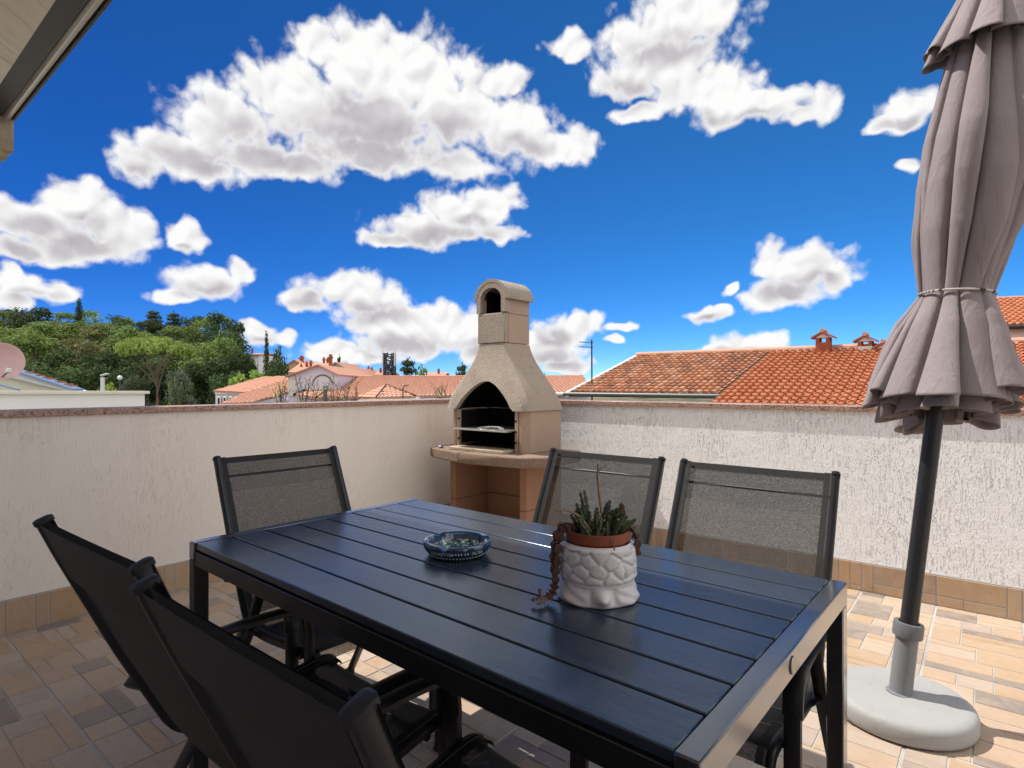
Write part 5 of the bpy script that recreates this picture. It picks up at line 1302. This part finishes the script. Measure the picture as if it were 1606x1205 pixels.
ra, rb = at(-150, 527, 12), at(124, 613, 13.2); rb2, ra2 = at(124, 622, 13.2), at(-150, 640, 12)
mb = MB(); mb.prism([ra, rb, rb2, ra2], FW * .25); mb.build('gable_wall', plain('pale_cream_render', (.60, .57, .48), .9), ng)
off = FW * -.12; z_ = Vector((0, 0, 1))
mb = MB(); mb.prism([ra + off, rb + off, rb + off - z_ * .06, ra + off - z_ * .30], FW * .10); mb.build('barge_board', M_PALEP, ng)
mb = MB(); mb.prism([ra + off * 1.4 + z_ * .045, rb + off * 1.4 + z_ * .045, rb + off * 1.4, ra + off * 1.4], FW * .30); mb.build('metal_edge', M_BLUE, ng)
mb = MB(); mb.prism([at(-40, 590, 12.2) - FW * .02, at(33, 610.5, 12.5) - FW * .02, at(33, 613, 12.5) - FW * .02, at(-40, 593, 12.2) - FW * .02], FW * -.06); mb.build('blue_batten', M_BLUE, ng)
gt = random.Random(12)
for k in range(9):
    f_ = .68 + k * .034 + gt.uniform(-.01, .01); p = ra.lerp(rb, f_) + FW * .1 + z_ * .05
    dvr = (rb - ra).normalized(); mb = MB(); mb.tube([p - FW * .14, p + FW * .12], .012 + gt.uniform(-.005, .005), 7); mb.build('verge_tile', CL_OLD if gt.random() < .6 else CL_NEW, ng)
# dish
dc = at(1, 567, 11.5); ds = thing('satellite_dish', 'faded pink satellite dish on the neighbouring roof', 'satellite dish', tuple(dc))
dn = (EYE - dc).normalized() * .75 + RT * .35 + Vector((0, 0, .12)); dn.normalize(); rd = Vector((0, 0, 1)).rotation_difference(dn).to_matrix()
rr = .35
mb = MB(); prof = [(rr * k / 10, .11 * (k / 10) ** 2) for k in range(11)] + [(rr + .012, .112), (rr + .012, .10), (rr, .098)] + [(rr * k / 10, .11 * (k / 10) ** 2 - .012) for k in range(9, -1, -1)]
mb.lathe(prof, 48, dc, rd, caps=False); mb.build('reflector', plain('faded_pink_paint', (.52, .33, .33), .6, .3, 0, .14, 5), ds)
mb = MB(); mb.tube([dc - dn * .02, dc - dn * .25, dc - dn * .25 - Vector((0, 0, .8))], .03, 8); mb.build('mount', M_ZINC, ds)
mb = MB(); mb.tube([dc - Vector((0, 0, rr * .9)) + dn * .1, dc + dn * .45 - Vector((0, 0, .25))], .014, 6); mb.build('feed_arm', M_ZINC, ds)
mb = MB(); mb.box(dc + dn * .47 - Vector((0, 0, .24)), (.08, .08, .12), rd, .01); mb.build('receiver_head', M_PALEP, ds)
# lamps
l1 = thing('lamp_post', 'white round lamp post with a slanted flat head by the wood', 'street lamp', tuple(at(161, 640, 40)))
mb = MB(); mb.tube([Vector((at(161, 640, 40).x, at(161, 640, 40).y, GZ)), at(161, 592, 40)], .13, 12); mb.build('post', M_PAN, l1)
mb = MB(); mb.box(at(164, 588, 40), (.5, .26, .11), Matrix.Rotation(YAW, 3, 'Z') @ Matrix.Rotation(R(-16), 3, 'Y'), .03); mb.build('lamp_head', M_PALEP, l1)
l2 = thing('globe_lamp', 'slim lamp post topped by a small pale globe before the wood', 'street lamp', tuple(at(188, 640, 38)))
mb = MB(); mb.tube([Vector((at(188, 640, 38).x, at(188, 640, 38).y, GZ)), at(188, 595, 38)], .05, 8); mb.build('post', M_DK, l2)
mb = MB(); mb.lathe([(.0, -.16), (.09, -.13), (.15, -.05), (.16, .02), (.12, .11), (.05, .155), (0, .16)], 16, at(188, 593, 38), caps=False); mb.build('globe', M_PAN, l2)
l3 = thing('street_lamp', 'dark street lamp with a short bent arm in front of the pyramid hip', 'street lamp', tuple(at(632, 640, 38)))
p_ = at(632, 640, 38); mb = MB(); mb.tube([Vector((p_.x, p_.y, GZ)), at(632, 610, 38), at(633, 606.5, 38), at(637, 604.5, 38)], [.05, .045, .04, .035], 8); mb.build('post', M_DK, l3)
mb = MB(); mb.box(at(637.5, 604.6, 38), (.28, .12, .07), Matrix.Rotation(YAW, 3, 'Z'), .02); mb.build('lamp_head', M_DK, l3)
v1 = thing('flue_pipe', 'pale green capped flue pipe rising before the long roof', 'flue pipe', tuple(at(510, 640, 34)))
mb = MB(); mb.prism([at(507.5, 640, 34), at(513, 640, 34), at(511, 607, 34), at(508, 607, 34)], FW * .2); mb.build('pipe', M_ZINC, v1)
mb = MB(); mb.box(at(509.5, 606.5, 34) + FW * .1, (.26, .3, .10), Matrix.Rotation(YAW, 3, 'Z')); mb.build('cap', plain('green_cap', (.12, .26, .18), .6), v1)
# bare shrubs with a few young leaves
M_YL = leafm('young_yellow_leaves', (.20, .20, .06), (.32, .30, .10), (.40, .34, .12))
def shrub(px, d, tips, label, seed):
    o = thing('bare_shrub', label, 'shrub', tuple(at(px, 660, d)), group='bare shrubs behind the parapet')
    g_ = random.Random(seed); mb = MB(); lf = MB(); b = at(px, 662, d)
    for (tx, ty) in tips:
        tpt = at(tx, ty, d + g_.uniform(-.5, .5)); mid = b.lerp(tpt, .5) + RT * g_.uniform(-.08, .08) - Vector((0, 0, .05))
        path = smooth_path([b, mid, tpt], 5); n_ = len(path); mb.tube(path, [.011 * (1 - .75 * i / n_) for i in range(n_)], 6)
        for i in range(3, n_):
            for q in range(2):
                if g_.random() < .75:
                    e = path[i] + Vector((g_.uniform(-.10, .10), g_.uniform(-.10, .10), g_.uniform(.0, .16))); mb.tube([path[i], e], [.0045, .0025], 5)
                    for w_ in range(g_.choice((0, 0, 1, 2))):
                        c_ = e + Vector((g_.uniform(-.03, .03), g_.uniform(-.03, .03), g_.uniform(-.02, .03))); u_ = Vector((g_.uniform(-1, 1), g_.uniform(-1, 1), g_.uniform(-1, 1))).normalized() * .022; v_ = u_.orthogonal().normalized() * .014
                        lf.add([c_ - u_, c_ - v_, c_ + u_, c_ + v_], [(0, 1, 2, 3)], g_.random())
    mb.build('branches', plain('dark_bare_twig', (.07, .05, .04), .9) if 'dark_bare_twig' not in bpy.data.materials else bpy.data.materials['dark_bare_twig'], o)
    l_ = lf.build('leaves', M_YL, o, smooth=0, recalc=False); l_['kind'] = 'stuff'
shrub(470, 10.5, [(463, 590), (470, 596), (478, 608), (487, 592), (484, 612), (494, 604)], 'bare dark shrub with thin branches before the lavender gable', 1)
shrub(496, 11, [(490, 612), (500, 609), (508, 616), (516, 602), (512, 618)], 'bare twiggy shrub between the arch and the flue pipe', 2)
shrub(525, 11, [(518, 612), (524, 596), (529, 606), (534, 616)], 'bare shrub with forked twigs just past the flue pipe', 3)
shrub(545, 10.5, [(541, 616), (552, 597), (558, 602), (548, 606), (561, 598)], 'bare shrub with a leaning branch in front of the long roof', 4)
shrub(436, 10, [(438, 600), (445, 596), (447, 606), (440, 612), (432, 618), (450, 612)], 'low shrub with yellow young leaves before the hipped roof', 5)
shrub(690, 10, [(686, 612), (693, 608), (698, 614), (690, 611), (683, 617)], 'small shrub with pale leaf tips over the parapet beside the barbecue', 6)
